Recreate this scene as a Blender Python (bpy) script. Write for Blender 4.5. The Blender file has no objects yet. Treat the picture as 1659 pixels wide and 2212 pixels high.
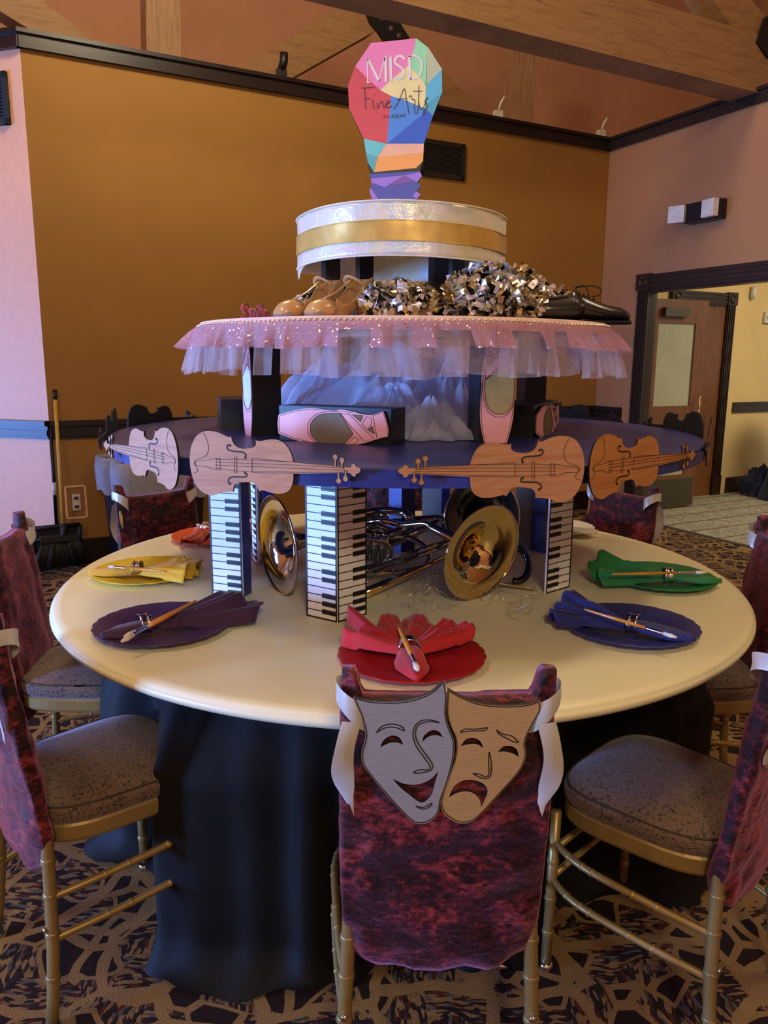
import bpy, math, random
from mathutils import Vector, Matrix, noise
from mathutils.geometry import tessellate_polygon
random.seed(7)
PI = math.pi
sc = bpy.context.scene
COL = sc.collection

# ------------------------------------------------------------------ camera
F = 1663.0; CX = 829.5; CY = 1106.0; EYE = 1.44
_p = math.atan(328 / F); _r = math.atan(.0064)
FW = Vector((0, math.cos(_p), -math.sin(_p)))
_u0 = Vector((0, math.sin(_p), math.cos(_p))); _r0 = Vector((1, 0, 0))
RT = _r0 * math.cos(_r) + _u0 * math.sin(_r)
UP = _u0 * math.cos(_r) - _r0 * math.sin(_r)
EYEP = Vector((0, 0, EYE))
cam = bpy.data.objects.new('camera', bpy.data.cameras.new('camera'))
COL.objects.link(cam)
cam.matrix_world = Matrix(((RT.x, UP.x, -FW.x, 0), (RT.y, UP.y, -FW.y, 0), (RT.z, UP.z, -FW.z, EYE), (0, 0, 0, 1)))
cam.data.sensor_fit = 'HORIZONTAL'; cam.data.sensor_width = 36; cam.data.lens = F / 1659 * 36
cam.data.clip_start = .05; cam.data.clip_end = 60
sc.camera = cam

# ------------------------------------------------------------------ light
sc.view_settings.view_transform = 'Standard'
sc.view_settings.look = 'None'
sc.view_settings.gamma = 1
sc.view_settings.use_curve_mapping = False
sc.view_settings.exposure = 0.15
world = bpy.data.worlds.new('world'); sc.world = world; world.use_nodes = True
world.node_tree.nodes['Background'].inputs[0].default_value = (1.0, .86, .70, 1)
world.node_tree.nodes['Background'].inputs[1].default_value = .46

def area(name, loc, target, size, sizey, col, power, spread=180):
    l = bpy.data.lights.new(name, 'AREA'); l.shape = 'RECTANGLE'; l.size = size; l.size_y = sizey
    l.color = col; l.energy = power; l.spread = math.radians(spread)
    o = bpy.data.objects.new(name, l); COL.objects.link(o); o.location = loc
    d = Vector(target) - Vector(loc); o.rotation_euler = d.to_track_quat('-Z', 'Y').to_euler()
    return o
def lamp(name, loc, r, col, power):
    l = bpy.data.lights.new(name, 'POINT'); l.shadow_soft_size = r; l.color = col; l.energy = power
    o = bpy.data.objects.new(name, l); COL.objects.link(o); o.location = loc; return o
DAY = (.17, .36, 1.0); WARM = (1.0, .84, .56)
area('window_daylight', (-7.4, 2.3, .95), (0, 2.2, .95), 2.2, 1.1, DAY, 420)
area('doorway_daylight', (-6.2, -1.2, .95), (-.5, 2.1, .95), 1.0, 1.0, (.20, .40, 1), 38, 40)
lamp('ceiling_lamp_back', (-.9, 3.9, 4.5), .28, WARM, 170)
lamp('ceiling_lamp_right', (2.0, 2.2, 4.5), .28, WARM, 95)
lamp('ceiling_lamp_left', (-2.2, .6, 4.5), .28, WARM, 95)
lamp('added_front_fill', (.4, -1.8, 3.1), .3, WARM, 170)  # added fill, hung low in front to brighten the dim tier fronts
area('corridor_lamp', (4.9, 6.6, 2.9), (4.6, 7.2, 0), 1.2, 1.2, (1, .86, .55), 60)

# ------------------------------------------------------------------ pixel to place helpers
def ray(x, y): return FW + RT * ((x - CX) / F) - UP * ((y - CY) / F)
def Pz(x, y, z):
    d = ray(x, y); return EYEP + d * ((z - EYE) / d.z)
def Py(x, y, Y):
    d = ray(x, y); return EYEP + d * (Y / d.y)
def Pp(x, y, p0, n):
    d = ray(x, y); p0 = Vector(p0); n = Vector(n); return EYEP + d * ((p0 - EYEP).dot(n) / d.dot(n))

# ------------------------------------------------------------------ materials
def lin(c):
    if isinstance(c, str): c = [int(c[i:i + 2], 16) / 255 for i in (0, 2, 4)]
    return tuple((v / 12.92 if v <= .04045 else ((v + .055) / 1.055) ** 2.4) for v in c) + (1,)
class NT:
    def __init__(s, name):
        s.m = bpy.data.materials.new(name); s.m.use_nodes = True; s.t = s.m.node_tree
        s.b = s.t.nodes['Principled BSDF']; s.out = s.t.nodes['Material Output']
    def n(s, typ, **kw):
        o = s.t.nodes.new(typ)
        for k, v in kw.items():
            if k.startswith('i_'): o.inputs[k[2:].replace('_', ' ')].default_value = v
            else: setattr(o, k, v)
        return o
    def l(s, a, b): s.t.links.new(a, b)
    def ramp(s, fac, stops, mode='LINEAR'):
        r = s.n('ShaderNodeValToRGB'); r.color_ramp.interpolation = mode
        e = r.color_ramp.elements
        while len(e) < len(stops): e.new(.5)
        for i, (p, c) in enumerate(stops): e[i].position = p; e[i].color = lin(c)
        s.l(fac, r.inputs[0]); return r.outputs[0]
    def coords(s, kind='Object', scale=(1, 1, 1), rot=(0, 0, 0)):
        if kind == 'World':
            g = s.n('ShaderNodeNewGeometry'); src = g.outputs['Position']
        else:
            g = s.n('ShaderNodeTexCoord'); src = g.outputs[kind]
        m = s.n('ShaderNodeMapping'); m.inputs['Scale'].default_value = scale; m.inputs['Rotation'].default_value = rot
        s.l(src, m.inputs[0]); return m.outputs[0]
    def noise(s, v, scale, detail=3, rough=.5, dist=0):
        o = s.n('ShaderNodeTexNoise'); o.inputs['Scale'].default_value = scale; o.inputs['Detail'].default_value = detail
        o.inputs['Roughness'].default_value = rough; o.inputs['Distortion'].default_value = dist
        s.l(v, o.inputs['Vector']); return o
    def vor(s, v, scale, feature='F1', rnd=1):
        o = s.n('ShaderNodeTexVoronoi', feature=feature); o.inputs['Scale'].default_value = scale
        o.inputs['Randomness'].default_value = rnd; s.l(v, o.inputs['Vector']); return o
    def math(s, op, a, b=None):
        o = s.n('ShaderNodeMath', operation=op)
        for i, x in enumerate((a, b)):
            if x is None: continue
            if isinstance(x, (int, float)): o.inputs[i].default_value = x
            else: s.l(x, o.inputs[i])
        return o.outputs[0]
    def mix(s, fac, a, b):
        o = s.n('ShaderNodeMix', data_type='RGBA')
        for i, x in ((0, fac), (6, a), (7, b)):
            if isinstance(x, (int, float)): o.inputs[i].default_value = x
            elif isinstance(x, (tuple, str)): o.inputs[i].default_value = lin(x)
            else: s.l(x, o.inputs[i])
        return o.outputs[2]
    def bump(s, h, strength=.3, dist=.01):
        o = s.n('ShaderNodeBump'); o.inputs['Strength'].default_value = strength; o.inputs['Distance'].default_value = dist
        s.l(h, o.inputs['Height']); s.l(o.outputs[0], s.b.inputs['Normal'])
    def base(s, c): s.l(c, s.b.inputs['Base Color'])
def mat(name, c, rough=.5, metal=0, sheen=0, spec=.5, var=.06, vs=20, bump=0, bs=200, coat=0):
    k = NT(name); v = k.coords()
    nz = k.noise(v, vs, 4)
    L = lin(c); dark = tuple(max(0, x * (1 - var * 2.5)) for x in L[:3]) + (1,); lite = tuple(min(1, x * (1 + var * 1.5)) for x in L[:3]) + (1,)
    r = k.n('ShaderNodeValToRGB'); r.color_ramp.elements[0].position = .3; r.color_ramp.elements[1].position = .7
    r.color_ramp.elements[0].color = dark; r.color_ramp.elements[1].color = lite
    k.l(nz.outputs[0], r.inputs[0]); k.base(r.outputs[0])
    k.b.inputs['Roughness'].default_value = rough; k.b.inputs['Metallic'].default_value = metal
    k.b.inputs['Sheen Weight'].default_value = sheen; k.b.inputs['Specular IOR Level'].default_value = spec
    k.b.inputs['Coat Weight'].default_value = coat
    if bump: k.bump(k.noise(v, bs, 3).outputs[0], bump, .002)
    return k.m
M = {}
def wallmat(name, c):
    k = NT(name); v = k.coords('World')
    a = k.noise(v, 1.3, 4, .6).outputs[0]
    L = c
    k.base(k.ramp(a, [(.25, tuple(x * .94 for x in L)), (.75, tuple(min(1, x * 1.04) for x in L))]))
    k.b.inputs['Roughness'].default_value = .75; k.b.inputs['Specular IOR Level'].default_value = .3
    k.bump(k.noise(v, 160, 3).outputs[0], .25, .002); return k.m
M['brown'] = wallmat('brown_wall_paint', (.625, .455, .22))
M['terra'] = wallmat('terracotta_wall_paint', (.66, .475, .315))
M['peach'] = wallmat('peach_wall_paint', (.66, .49, .37))
M['upper'] = wallmat('upper_wall_paint', (.77, .57, .44))
M['cream'] = wallmat('cream_wall_paint', (.88, .77, .56))
def carpet():
    k = NT('patterned_carpet'); g = k.coords('World')
    wz = k.noise(g, 5, 2); wv = k.n('ShaderNodeVectorMath', operation='SCALE'); wv.inputs['Scale'].default_value = .07
    k.l(wz.outputs[1], wv.inputs[0]); wa = k.n('ShaderNodeVectorMath', operation='ADD'); k.l(g, wa.inputs[0]); k.l(wv.outputs[0], wa.inputs[1])
    v = wa.outputs[0]
    # woven dashes
    m1 = k.n('ShaderNodeMapping'); m1.inputs['Scale'].default_value = (1, 3.0, 1); m1.inputs['Rotation'].default_value = (0, 0, .7); k.l(v, m1.inputs[0])
    m2 = k.n('ShaderNodeMapping'); m2.inputs['Scale'].default_value = (3.0, 1, 1); m2.inputs['Rotation'].default_value = (0, 0, .5); k.l(v, m2.inputs[0])
    c1 = k.vor(m1.outputs[0], 44, 'F1', .8); c2 = k.vor(m2.outputs[0], 44, 'F1', .8)
    sel = k.math('GREATER_THAN', k.noise(v, 5, 1).outputs[0], .5)
    cc = k.mix(sel, c1.outputs['Color'], c2.outputs['Color'])
    sp = k.n('ShaderNodeSeparateColor'); k.l(cc, sp.inputs[0])
    fill = k.ramp(sp.outputs[0], [(0, '2c2222'), (.26, '5c3222'), (.36, '8a6c4a'), (.52, '5a5a55'), (.64, '34282b'), (.84, '96774f')], 'CONSTANT')
    # leaf shapes
    big = k.vor(v, 3.9, 'DISTANCE_TO_EDGE', .9); mid = k.vor(v, 10.5, 'DISTANCE_TO_EDGE', .8); cm = k.vor(v, 10.5, 'F1', .8)
    s2 = k.n('ShaderNodeSeparateColor'); k.l(cm.outputs['Color'], s2.inputs[0])
    isd = k.math('GREATER_THAN', s2.outputs[1], .55)
    inner = k.math('GREATER_THAN', mid.outputs[0], .12)
    col = k.mix(k.math('MULTIPLY', isd, inner), fill, '2b2121')
    ring = k.math('MULTIPLY', isd, k.math('LESS_THAN', mid.outputs[0], .12))
    col = k.mix(ring, col, '94764e')
    col = k.mix(k.math('LESS_THAN', big.outputs[0], .045), col, '997b52')
    fz = k.noise(g, 260, 2).outputs[0]
    col = k.mix(k.math('MULTIPLY', fz, .35), col, '241a18')
    k.base(col); k.b.inputs['Roughness'].default_value = .95; k.b.inputs['Specular IOR Level'].default_value = .1
    k.bump(fz, .6, .004); return k.m
M['carpet'] = carpet()
def carpet2():
    k = NT('corridor_carpet'); v = k.coords('World', rot=(0, 0, -.49))
    c = k.vor(v, 26, 'F1', .4); sp = k.n('ShaderNodeSeparateColor'); k.l(c.outputs['Color'], sp.inputs[0])
    dots = k.math('MULTIPLY', k.math('LESS_THAN', c.outputs[0], .3), k.math('GREATER_THAN', sp.outputs[0], .45))
    b = k.n('ShaderNodeSeparateXYZ'); k.l(v, b.inputs[0])
    st = k.math('LESS_THAN', k.math('PINGPONG', b.outputs[1], .14), .012)
    base = k.ramp(k.noise(v, 8, 3).outputs[0], [(.3, '8f8e7e'), (.7, 'a5a391')])
    col = k.mix(dots, base, '5a5147'); col = k.mix(st, col, '6a4b36')
    k.base(col); k.b.inputs['Roughness'].default_value = .95; return k.m
M['carpet2'] = carpet2()
def wood(name, a, b, scale=(1, 1, 1), rough=.5, ns=6):
    k = NT(name); v = k.coords('Object', scale)
    n1 = k.noise(v, ns, 5, .6, 1.2).outputs[0]
    k.base(k.ramp(n1, [(.3, a), (.55, b), (.8, a)])); k.b.inputs['Roughness'].default_value = rough
    k.bump(n1, .12, .003); return k.m
M['dark'] = wood('dark_stained_wood', '1f1510', '32221a', (1, 1, 9), .35)
M['rail'] = wood('dark_polished_moulding', '16100e', '241814', (1, 1, 9), .38)
M['doorwood'] = wood('red_brown_door_wood', '5a3620', '7b4c2c', (9, 9, 1), .35)
M['glulam'] = wood('laminated_timber', '84603c', 'a07a50', (1, 1, 11), .6, 3)
M['glulamv'] = wood('timber_post', '8c6844', 'a88462', (11, 11, 1), .6, 3)
M['violin'] = wood('engraved_plywood', 'a96b39', 'bd824e', (2, 1, 16), .5, 3)
M['black'] = mat('black_paint', '0b0b0d', .45, var=.1)
M['blackmat'] = mat('black_backing', '0a0909', .8)
M['navy'] = mat('navy_painted_board', '2c3270', .38, var=.12, vs=7, bump=.1, bs=60)
M['navyedge'] = mat('navy_painted_edge', '27357c', .4, var=.15, vs=9)
M['table'] = mat('cream_painted_tabletop', 'f2ebc0', .40, var=.02, vs=3)
M['white'] = mat('white_print_board', 'f0f0ee', .5, var=.01)
M['keyblk'] = mat('black_print', '15100f', .5)
M['skirt'] = mat('black_polyester_cloth', '060504', .7, sheen=.03, var=.1, spec=.25)
M['gold'] = mat('gold_painted_metal', 'a08650', .38, metal=.45, var=.05)
M['chrome'] = mat('chrome', 'd8d8dc', .12, metal=1, var=.02)
M['brass'] = mat('polished_silver_brass', 'cfc6b2', .07, metal=1, var=.04, vs=6)
M['brassgold'] = mat('polished_brass', 'dcc48a', .08, metal=1, var=.05, vs=6)
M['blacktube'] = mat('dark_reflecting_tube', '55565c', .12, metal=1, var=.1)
M['ribbon'] = mat('silver_white_satin_ribbon', 'd6d3cb', .32, metal=.25, sheen=.3, var=.06, vs=9, bump=.1, bs=400)
M['silvermask'] = wood('silver_painted_plywood', '8d8b8a', '9a9897', (4, 4, 30), .42)
M['goldmask'] = wood('gold_painted_plywood', 'a98450', 'b9935c', (4, 4, 30), .42)
M['outline'] = mat('dark_burnt_line', '241914', .7)
M['pinkshoe'] = mat('pink_painted_plywood', 'fbb0ae', .5, var=.03)
M['shoehole'] = mat('khaki_painted_plywood', 'c4ad6c', .6, var=.04)
M['shoehole2'] = mat('dull_khaki_plywood', '7d6a47', .6, var=.04)
M['pinktop'] = mat('pale_pink_fabric', 'e3bfb4', .8, sheen=.3)
M['bead'] = mat('silver_bead', 'e8e0dc', .15, metal=.8)
M['tan'] = mat('tan_patent_leather', 'c0935c', .28, var=.08, coat=.4)
M['tanin'] = mat('worn_lining', '6b6146', .8, var=.15)
M['scuff'] = mat('scuffed_toe', '8c7d70', .7, var=.15)
M['oxford'] = mat('black_leather', '1d1c17', .3, var=.1, coat=.25)
M['lace'] = mat('black_lace', '0a0a0a', .7)
M['redgloss'] = mat('red_glossy_letters', '8f2f26', .25, coat=.4)
M['bin'] = mat('black_bin_plastic', '12161f', .35, var=.12)
M['broomb'] = mat('black_bristle', '15171a', .6, var=.3, vs=60)
M['yellowh'] = mat('yellow_wooden_handle', 'c9a340', .45)
M['bristle'] = mat('brush_hair', 'ddd6c4', .7)
M['brushwood'] = mat('amber_brush_handle', 'd38a2c', .3, coat=.5)
M['grille'] = mat('black_grille', '191812', .6)
M['tealgrille'] = mat('dark_teal_grille', '1d2b2c', .6)
M['bag'] = mat('dark_navy_fabric', '191b26', .7, var=.25, vs=8)
M['plast'] = mat('white_plastic', 'd8d4c6', .4)
M['greymetal'] = mat('grey_brown_metal', '4b4537', .45, metal=.3)
M['frost'] = mat('frosted_glass', 'aeb09a', .35, var=.03)
M['postshade'] = mat('shaded_unpainted_board', '8f897f', .7)  # white column backs, their shade put into the grey
def velvet():
    k = NT('crushed_wine_velvet'); oi = k.n('ShaderNodeObjectInfo'); tc = k.n('ShaderNodeTexCoord')
    ad = k.n('ShaderNodeVectorMath', operation='ADD'); k.l(tc.outputs['Object'], ad.inputs[0]); k.l(oi.outputs['Location'], ad.inputs[1])
    mp = k.n('ShaderNodeMapping'); mp.inputs['Scale'].default_value = (1, 1, 1.5); k.l(ad.outputs[0], mp.inputs[0]); v = mp.outputs[0]
    a = k.noise(v, 8, 8, .74, .7).outputs[0]; b = k.noise(v, 55, 5, .7, .4).outputs[0]
    h = k.math('ADD', k.math('MULTIPLY', a, .62), k.math('MULTIPLY', b, .38))
    k.base(k.ramp(h, [(.43, '120304'), (.495, '2a080a'), (.535, '5c191c'), (.60, '943836')]))
    k.b.inputs['Roughness'].default_value = .5; k.b.inputs['Sheen Weight'].default_value = .6
    k.b.inputs['Sheen Tint'].default_value = (1, .38, .62, 1); k.b.inputs['Sheen Roughness'].default_value = .35
    k.b.inputs['Specular IOR Level'].default_value = .3
    k.bump(h, .7, .012); return k.m
M['velvet'] = velvet()
def seatfab():
    k = NT('brown_motif_upholstery'); v = k.coords()
    a = k.vor(v, 75, 'DISTANCE_TO_EDGE', 1); n1 = k.noise(v, 90, 2, .5, 2).outputs[0]
    c = k.vor(v, 62, 'F1', 1)
    ln = k.math('MULTIPLY', k.math('LESS_THAN', a.outputs[0], .07), k.math('GREATER_THAN', n1, .52))
    dot = k.math('LESS_THAN', c.outputs[0], .22)
    col = k.mix(k.math('MAXIMUM', ln, dot), '6b5440', '33261f'); k.base(col)
    k.b.inputs['Roughness'].default_value = .8; k.b.inputs['Sheen Weight'].default_value = .3
    k.b.inputs['Sheen Tint'].default_value = (.75, .8, 1, 1); return k.m
M['seat'] = seatfab()
def tulle(name, c, alpha, glitter=False, streak=True):
    k = NT(name); t = k.t
    tr = k.n('ShaderNodeBsdfTransparent'); mx = k.n('ShaderNodeMixShader'); df = k.n('ShaderNodeBsdfDiffuse'); tl = k.n('ShaderNodeBsdfTranslucent')
    ms = k.n('ShaderNodeMixShader'); ms.inputs[0].default_value = .4
    df.inputs[0].default_value = lin(c); tl.inputs[0].default_value = lin(c)
    k.l(df.outputs[0], ms.inputs[1]); k.l(tl.outputs[0], ms.inputs[2])
    v = k.coords(); a = k.noise(v, 30, 3).outputs[0]
    fac = k.math('ADD', k.math('MULTIPLY', a, .25), alpha - .12)
    sh = ms.outputs[0]
    if glitter:
        vv = k.vor(v, 190, 'F1', 1); sp = k.n('ShaderNodeSeparateColor'); k.l(vv.outputs['Color'], sp.inputs[0])
        on = k.math('MULTIPLY', k.math('GREATER_THAN', sp.outputs[0], .80), k.math('LESS_THAN', vv.outputs[0], .42))
        gl = k.n('ShaderNodeBsdfGlossy'); gl.inputs['Roughness'].default_value = .35; gl.inputs[0].default_value = (1, .92, .9, 1)
        nm = k.n('ShaderNodeVectorMath', operation='SUBTRACT'); k.l(vv.outputs['Color'], nm.inputs[0]); nm.inputs[1].default_value = (.5, .5, .5)
        ge = k.n('ShaderNodeNewGeometry'); na = k.n('ShaderNodeVectorMath', operation='ADD'); k.l(nm.outputs[0], na.inputs[0]); k.l(ge.outputs['Normal'], na.inputs[1])
        nn = k.n('ShaderNodeVectorMath', operation='NORMALIZE'); k.l(na.outputs[0], nn.inputs[0]); k.l(nn.outputs[0], gl.inputs['Normal'])
        m3 = k.n('ShaderNodeMixShader'); k.l(on, m3.inputs[0]); k.l(sh, m3.inputs[1]); k.l(gl.outputs[0], m3.inputs[2]); sh = m3.outputs[0]
        fac = k.math('MAXIMUM', fac, on)
    k.l(fac, mx.inputs[0]); k.l(tr.outputs[0], mx.inputs[1]); k.l(sh, mx.inputs[2]); k.l(mx.outputs[0], k.out.inputs[0])
    return k.m
M['tulle'] = tulle('pale_pink_tulle', 'e2ccc8', .36)
M['glitter'] = tulle('pink_glitter_tulle', 'e0a5ac', .62, True)
M['lilac'] = tulle('white_tulle', 'eceeff', .48)
M['liner'] = tulle('clear_bin_liner', 'd5d8e2', .62)
def irid():
    k = NT('iridescent_white_fabric'); v = k.coords()
    a = k.noise(v, 6, 3, .6, 1).outputs[0]
    k.base(k.ramp(a, [(.35, 'ccd6cf'), (.48, 'ebe0c4'), (.58, 'd8dcb4'), (.7, 'e0d0cc')]))
    k.b.inputs['Roughness'].default_value = .3; k.b.inputs['Sheen Weight'].default_value = .5; k.b.inputs['Metallic'].default_value = .15
    k.bump(k.noise(v, 14, 4, .6).outputs[0], .5, .01); return k.m
M['irid'] = irid()
M['goldband'] = mat('gold_satin_band', 'd9b259', .3, metal=.3, var=.06, bump=.2, bs=30)
M['wireedge'] = mat('cream_wired_edge', 'e6dfc8', .5)
M['foil1'] = mat('silver_foil', 'e6e6ec', .28, metal=.8)
M['foil2'] = mat('champagne_foil', 'decb98', .28, metal=.8)
M['foil3'] = mat('black_foil', '1c1b18', .18, metal=.7)
def flat(name, hexc, rough=.5): M[name] = mat('painted_' + name, hexc, rough, var=.02); return M[name]
for nm, hx in dict(pink='ff8fc0', green='a2f5b6', olive='c8d2a8', yellow='fff0a6', teal='5cc4da', tealdk='4cb0c2', ltblue='4a94e0', dkblue='2862c8', red='e0505a',
                   peach='f8c09a', orange='ffae5e', turq='6cd6d0', turqdk='58b8ba', purp='a07cd6', indigo='5058a6', plum='80589c', script='1d2a4d', whitepaint='f2efe6').items(): flat(nm, hx)
def cloth(name, hx): M[name] = mat(name, hx, .75, sheen=.25, var=.06, vs=14, bump=.15, bs=500); return M[name]
for nm, hx in dict(cred='c41e26', cpurple='3b1743', cblue='1a1d66', cgreen='167a34', cyellow='e0ae1e', corange='d9501c', cwhite='e4dfcf').items(): cloth(nm, hx)
for nm, hx in dict(pred='a8161c', ppurple='4a3163', pblue='363a7c', pgreen='1f7c44', pyellow='dfc025', porange='dd5a22', pwhite='e0dac8').items(): M[nm] = mat('charger_' + nm, hx, .42, var=.02)

# ------------------------------------------------------------------ mesh helpers
class MB:
    def __init__(s): s.v = []; s.f = []; s.mi = []; s.sm = []
    def add(s, vs, fs, mi=0, sm=False):
        b = len(s.v); s.v += [Vector(v) for v in vs]
        for f in fs: s.f.append([b + i for i in f]); s.mi.append(mi); s.sm.append(sm)
        return s
    def box(s, c, size, rz=0, mi=0, m=None):
        x, y, z = [a / 2 for a in size]; R = m or Matrix.Rotation(rz, 3, 'Z'); c = Vector(c)
        vs = [c + R @ Vector((i * x, j * y, k * z)) for i in (-1, 1) for j in (-1, 1) for k in (-1, 1)]
        return s.add(vs, [(0, 1, 3, 2), (4, 6, 7, 5), (0, 4, 5, 1), (2, 3, 7, 6), (0, 2, 6, 4), (1, 5, 7, 3)], mi)
    def tube(s, pts, r, n=10, mi=0, cap=True, flat=1.0):
        pts = [Vector(p) for p in pts]; N = len(pts)
        rs = r if isinstance(r, (list, tuple)) else [r] * N
        prev = None; rings = []
        for i, p in enumerate(pts):
            t = (pts[min(i + 1, N - 1)] - pts[max(i - 1, 0)]).normalized()
            if prev is None:
                a = Vector((0, 0, 1)) if abs(t.z) < .9 else Vector((1, 0, 0)); u = (a - t * a.dot(t)).normalized()
            else: u = (prev - t * prev.dot(t)).normalized()
            w = t.cross(u); prev = u
            rings.append([p + (u * math.cos(2 * PI * j / n) * flat + w * math.sin(2 * PI * j / n)) * rs[i] for j in range(n)])
        vs = [q for g in rings for q in g]; fs = []
        for i in range(N - 1):
            for j in range(n): fs.append((i * n + j, i * n + (j + 1) % n, (i + 1) * n + (j + 1) % n, (i + 1) * n + j))
        if cap: fs.append(tuple(range(n - 1, -1, -1))); fs.append(tuple(range((N - 1) * n, N * n)))
        return s.add(vs, fs, mi, True)
    def lathe(s, prof, n=48, c=(0, 0, 0), m=None, mi=0, rf=None, mis=None, sm=True):
        c = Vector(c); vs = []; fs = []
        for r, z in prof:
            for j in range(n):
                a = 2 * PI * j / n; k = rf(a, r) if rf else 1
                v = Vector((r * k * math.cos(a), r * k * math.sin(a), z)); vs.append(c + (m @ v if m else v))
        b = len(s.v); s.v += vs
        for i in range(len(prof) - 1):
            for j in range(n):
                s.f.append([b + i * n + j, b + i * n + (j + 1) % n, b + (i + 1) * n + (j + 1) % n, b + (i + 1) * n + j]); s.mi.append(mis[i] if mis else mi); s.sm.append(sm)
        return s
    def prism(s, loops, fr, th, mi=0, mside=None, mback=None):
        """loops: list of 2D loops (outer then holes); fr(u,v,w)->3D; faces at w=0 and w=th"""
        if mside is None: mside = mi
        if mback is None: mback = mi
        pl = [[Vector((p[0], p[1], 0)) for p in L] for L in loops]
        tri = tessellate_polygon(pl); flatp = [p for L in pl for p in L]; n = len(flatp)
        vs = [fr(p.x, p.y, 0) for p in flatp]; s.add(vs, tri, mi)
        s.add([fr(p.x, p.y, th) for p in flatp], [tuple(reversed(t)) for t in tri], mback)
        o = 0; vs = [fr(p.x, p.y, 0) for p in flatp] + [fr(p.x, p.y, th) for p in flatp]; fs = []
        for L in pl:
            k = len(L)
            for i in range(k): a = o + i; b = o + (i + 1) % k; fs.append((a, b, b + n, a + n))
            o += k
        return s.add(vs, fs, mside)
    def stroke(s, pts, w, fr, lift=.0006, mi=0, closed=False):
        """a thin raised line following 2D points"""
        pts = [Vector((p[0], p[1])) for p in pts]; N = len(pts)
        if N < 2: return s
        vs = []; fs = []
        for i, p in enumerate(pts):
            a = pts[(i - 1) % N] if closed else pts[max(i - 1, 0)]; b = pts[(i + 1) % N] if closed else pts[min(i + 1, N - 1)]
            t = b - a
            if t.length < 1e-9: t = Vector((1, 0))
            t.normalize(); nn = Vector((-t.y, t.x)) * w / 2
            for q, h in ((p - nn, .0003), (p - nn, -lift), (p + nn, -lift), (p + nn, .0003)): vs.append(fr(q.x, q.y, h))
        K = N if closed else N - 1
        for i in range(K):
            a = i * 4; b = ((i + 1) % N) * 4
            for e in range(3): fs.append((a + e, a + e + 1, b + e + 1, b + e))
        return s.add(vs, fs, mi)
    def build(s, name, mats, parent=None, loc=(0, 0, 0), rel=False, rz=0):
        """rel: vertices are world coordinates, make them relative to loc / the parent"""
        me = bpy.data.meshes.new(name); off = Vector((0, 0, 0))
        if rel: off = Vector(parent['_o']) if parent and '_o' in parent else Vector(loc)
        me.from_pydata([tuple(v - off) for v in s.v], [], s.f)
        if not isinstance(mats, (list, tuple)): mats = [mats]
        for m in mats: me.materials.append(M[m] if isinstance(m, str) else m)
        me.polygons.foreach_set('material_index', s.mi); me.polygons.foreach_set('use_smooth', s.sm)
        me.update(); o = bpy.data.objects.new(name, me); COL.objects.link(o)
        if parent: o.parent = parent
        else: o.location = loc; o.rotation_euler = (0, 0, rz)
        return o
def tag(o, label, cat, group=None):
    o['label'] = label; o['category'] = cat
    if group: o['group'] = group
    return o
def struct(o): o['kind'] = 'structure'; return o
def thing(name, label, cat, loc=(0, 0, 0), rz=0, group=None):
    o = bpy.data.objects.new(name, None); o.empty_display_size = .05; COL.objects.link(o)
    o.location = loc; o.rotation_euler = (0, 0, rz); o['_o'] = tuple(loc); return tag(o, label, cat, group)
def copy_tree(o, parent=None):
    c = o.copy(); COL.objects.link(c)
    if parent: c.parent = parent
    for ch in list(o.children): copy_tree(ch, c)
    return c
def cr(pts, n=5, closed=True):
    """Catmull-Rom through pts; a point with a third value is a corner"""
    P = [Vector(p[:2]) for p in pts]; corner = [len(p) > 2 for p in pts]; N = len(P); out = []
    K = N if closed else N - 1
    for i in range(K):
        p1 = P[i]; p2 = P[(i + 1) % N]
        p0 = P[(i - 1) % N] if (closed or i > 0) else p1; p3 = P[(i + 2) % N] if (closed or i + 2 < N) else p2
        if corner[i]: p0 = p1 - (p2 - p1) * .3
        if corner[(i + 1) % N]: p3 = p2 + (p2 - p1) * .3
        for k in range(n):
            t = k / n; out.append(.5 * ((2 * p1) + (p2 - p0) * t + (2 * p0 - 5 * p1 + 4 * p2 - p3) * t * t + (3 * p1 - p0 - 3 * p2 + p3) * t ** 3))
    if not closed: out.append(P[-1])
    return [(q.x, q.y) for q in out]
def circ(cx, cy, r, n=14): return [(cx + r * math.cos(2 * PI * i / n), cy + r * math.sin(2 * PI * i / n)) for i in range(n)]

# ------------------------------------------------------------------ room shell
A1 = Vector((.8820, .4712, 0)); N1 = Vector((-.4712, .8820, 0))      # wall_left direction, away from viewer
B1 = Vector((.4712, -.8820, 0)); NB = Vector((.8820, .4712, 0))      # wall_right direction, away from viewer
CORN = Vector((2.05, 7.57, 0)); L0 = Vector((-2.286, 5.26, 0)); WT = 3.36
C1 = Vector((-.956, .2925, 0)); NC = Vector((.2925, .956, 0))
def wallbox(mb, p, d, nrm, s0, s1, z0, z1, th, front=0, mi=0):
    a = p + d * s0 + nrm * front; b = p + d * s1 + nrm * front
    vs = [a + Vector((0, 0, z0)), b + Vector((0, 0, z0)), b + Vector((0, 0, z1)), a + Vector((0, 0, z1))]
    vs += [v + nrm * th for v in vs]
    return mb.add(vs, [(0, 1, 2, 3), (7, 6, 5, 4), (0, 4, 5, 1), (1, 5, 6, 2), (2, 6, 7, 3), (3, 7, 4, 0)], mi)
DIST1 = (CORN - L0).length
fl = MB(); fl.add([(-9, -6, 0), (9, -6, 0), (9, 12, 0), (-9, 12, 0)], [(0, 1, 2, 3)]); struct(fl.build('floor', 'carpet'))
fc = MB(); q = CORN + NB * .005
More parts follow.
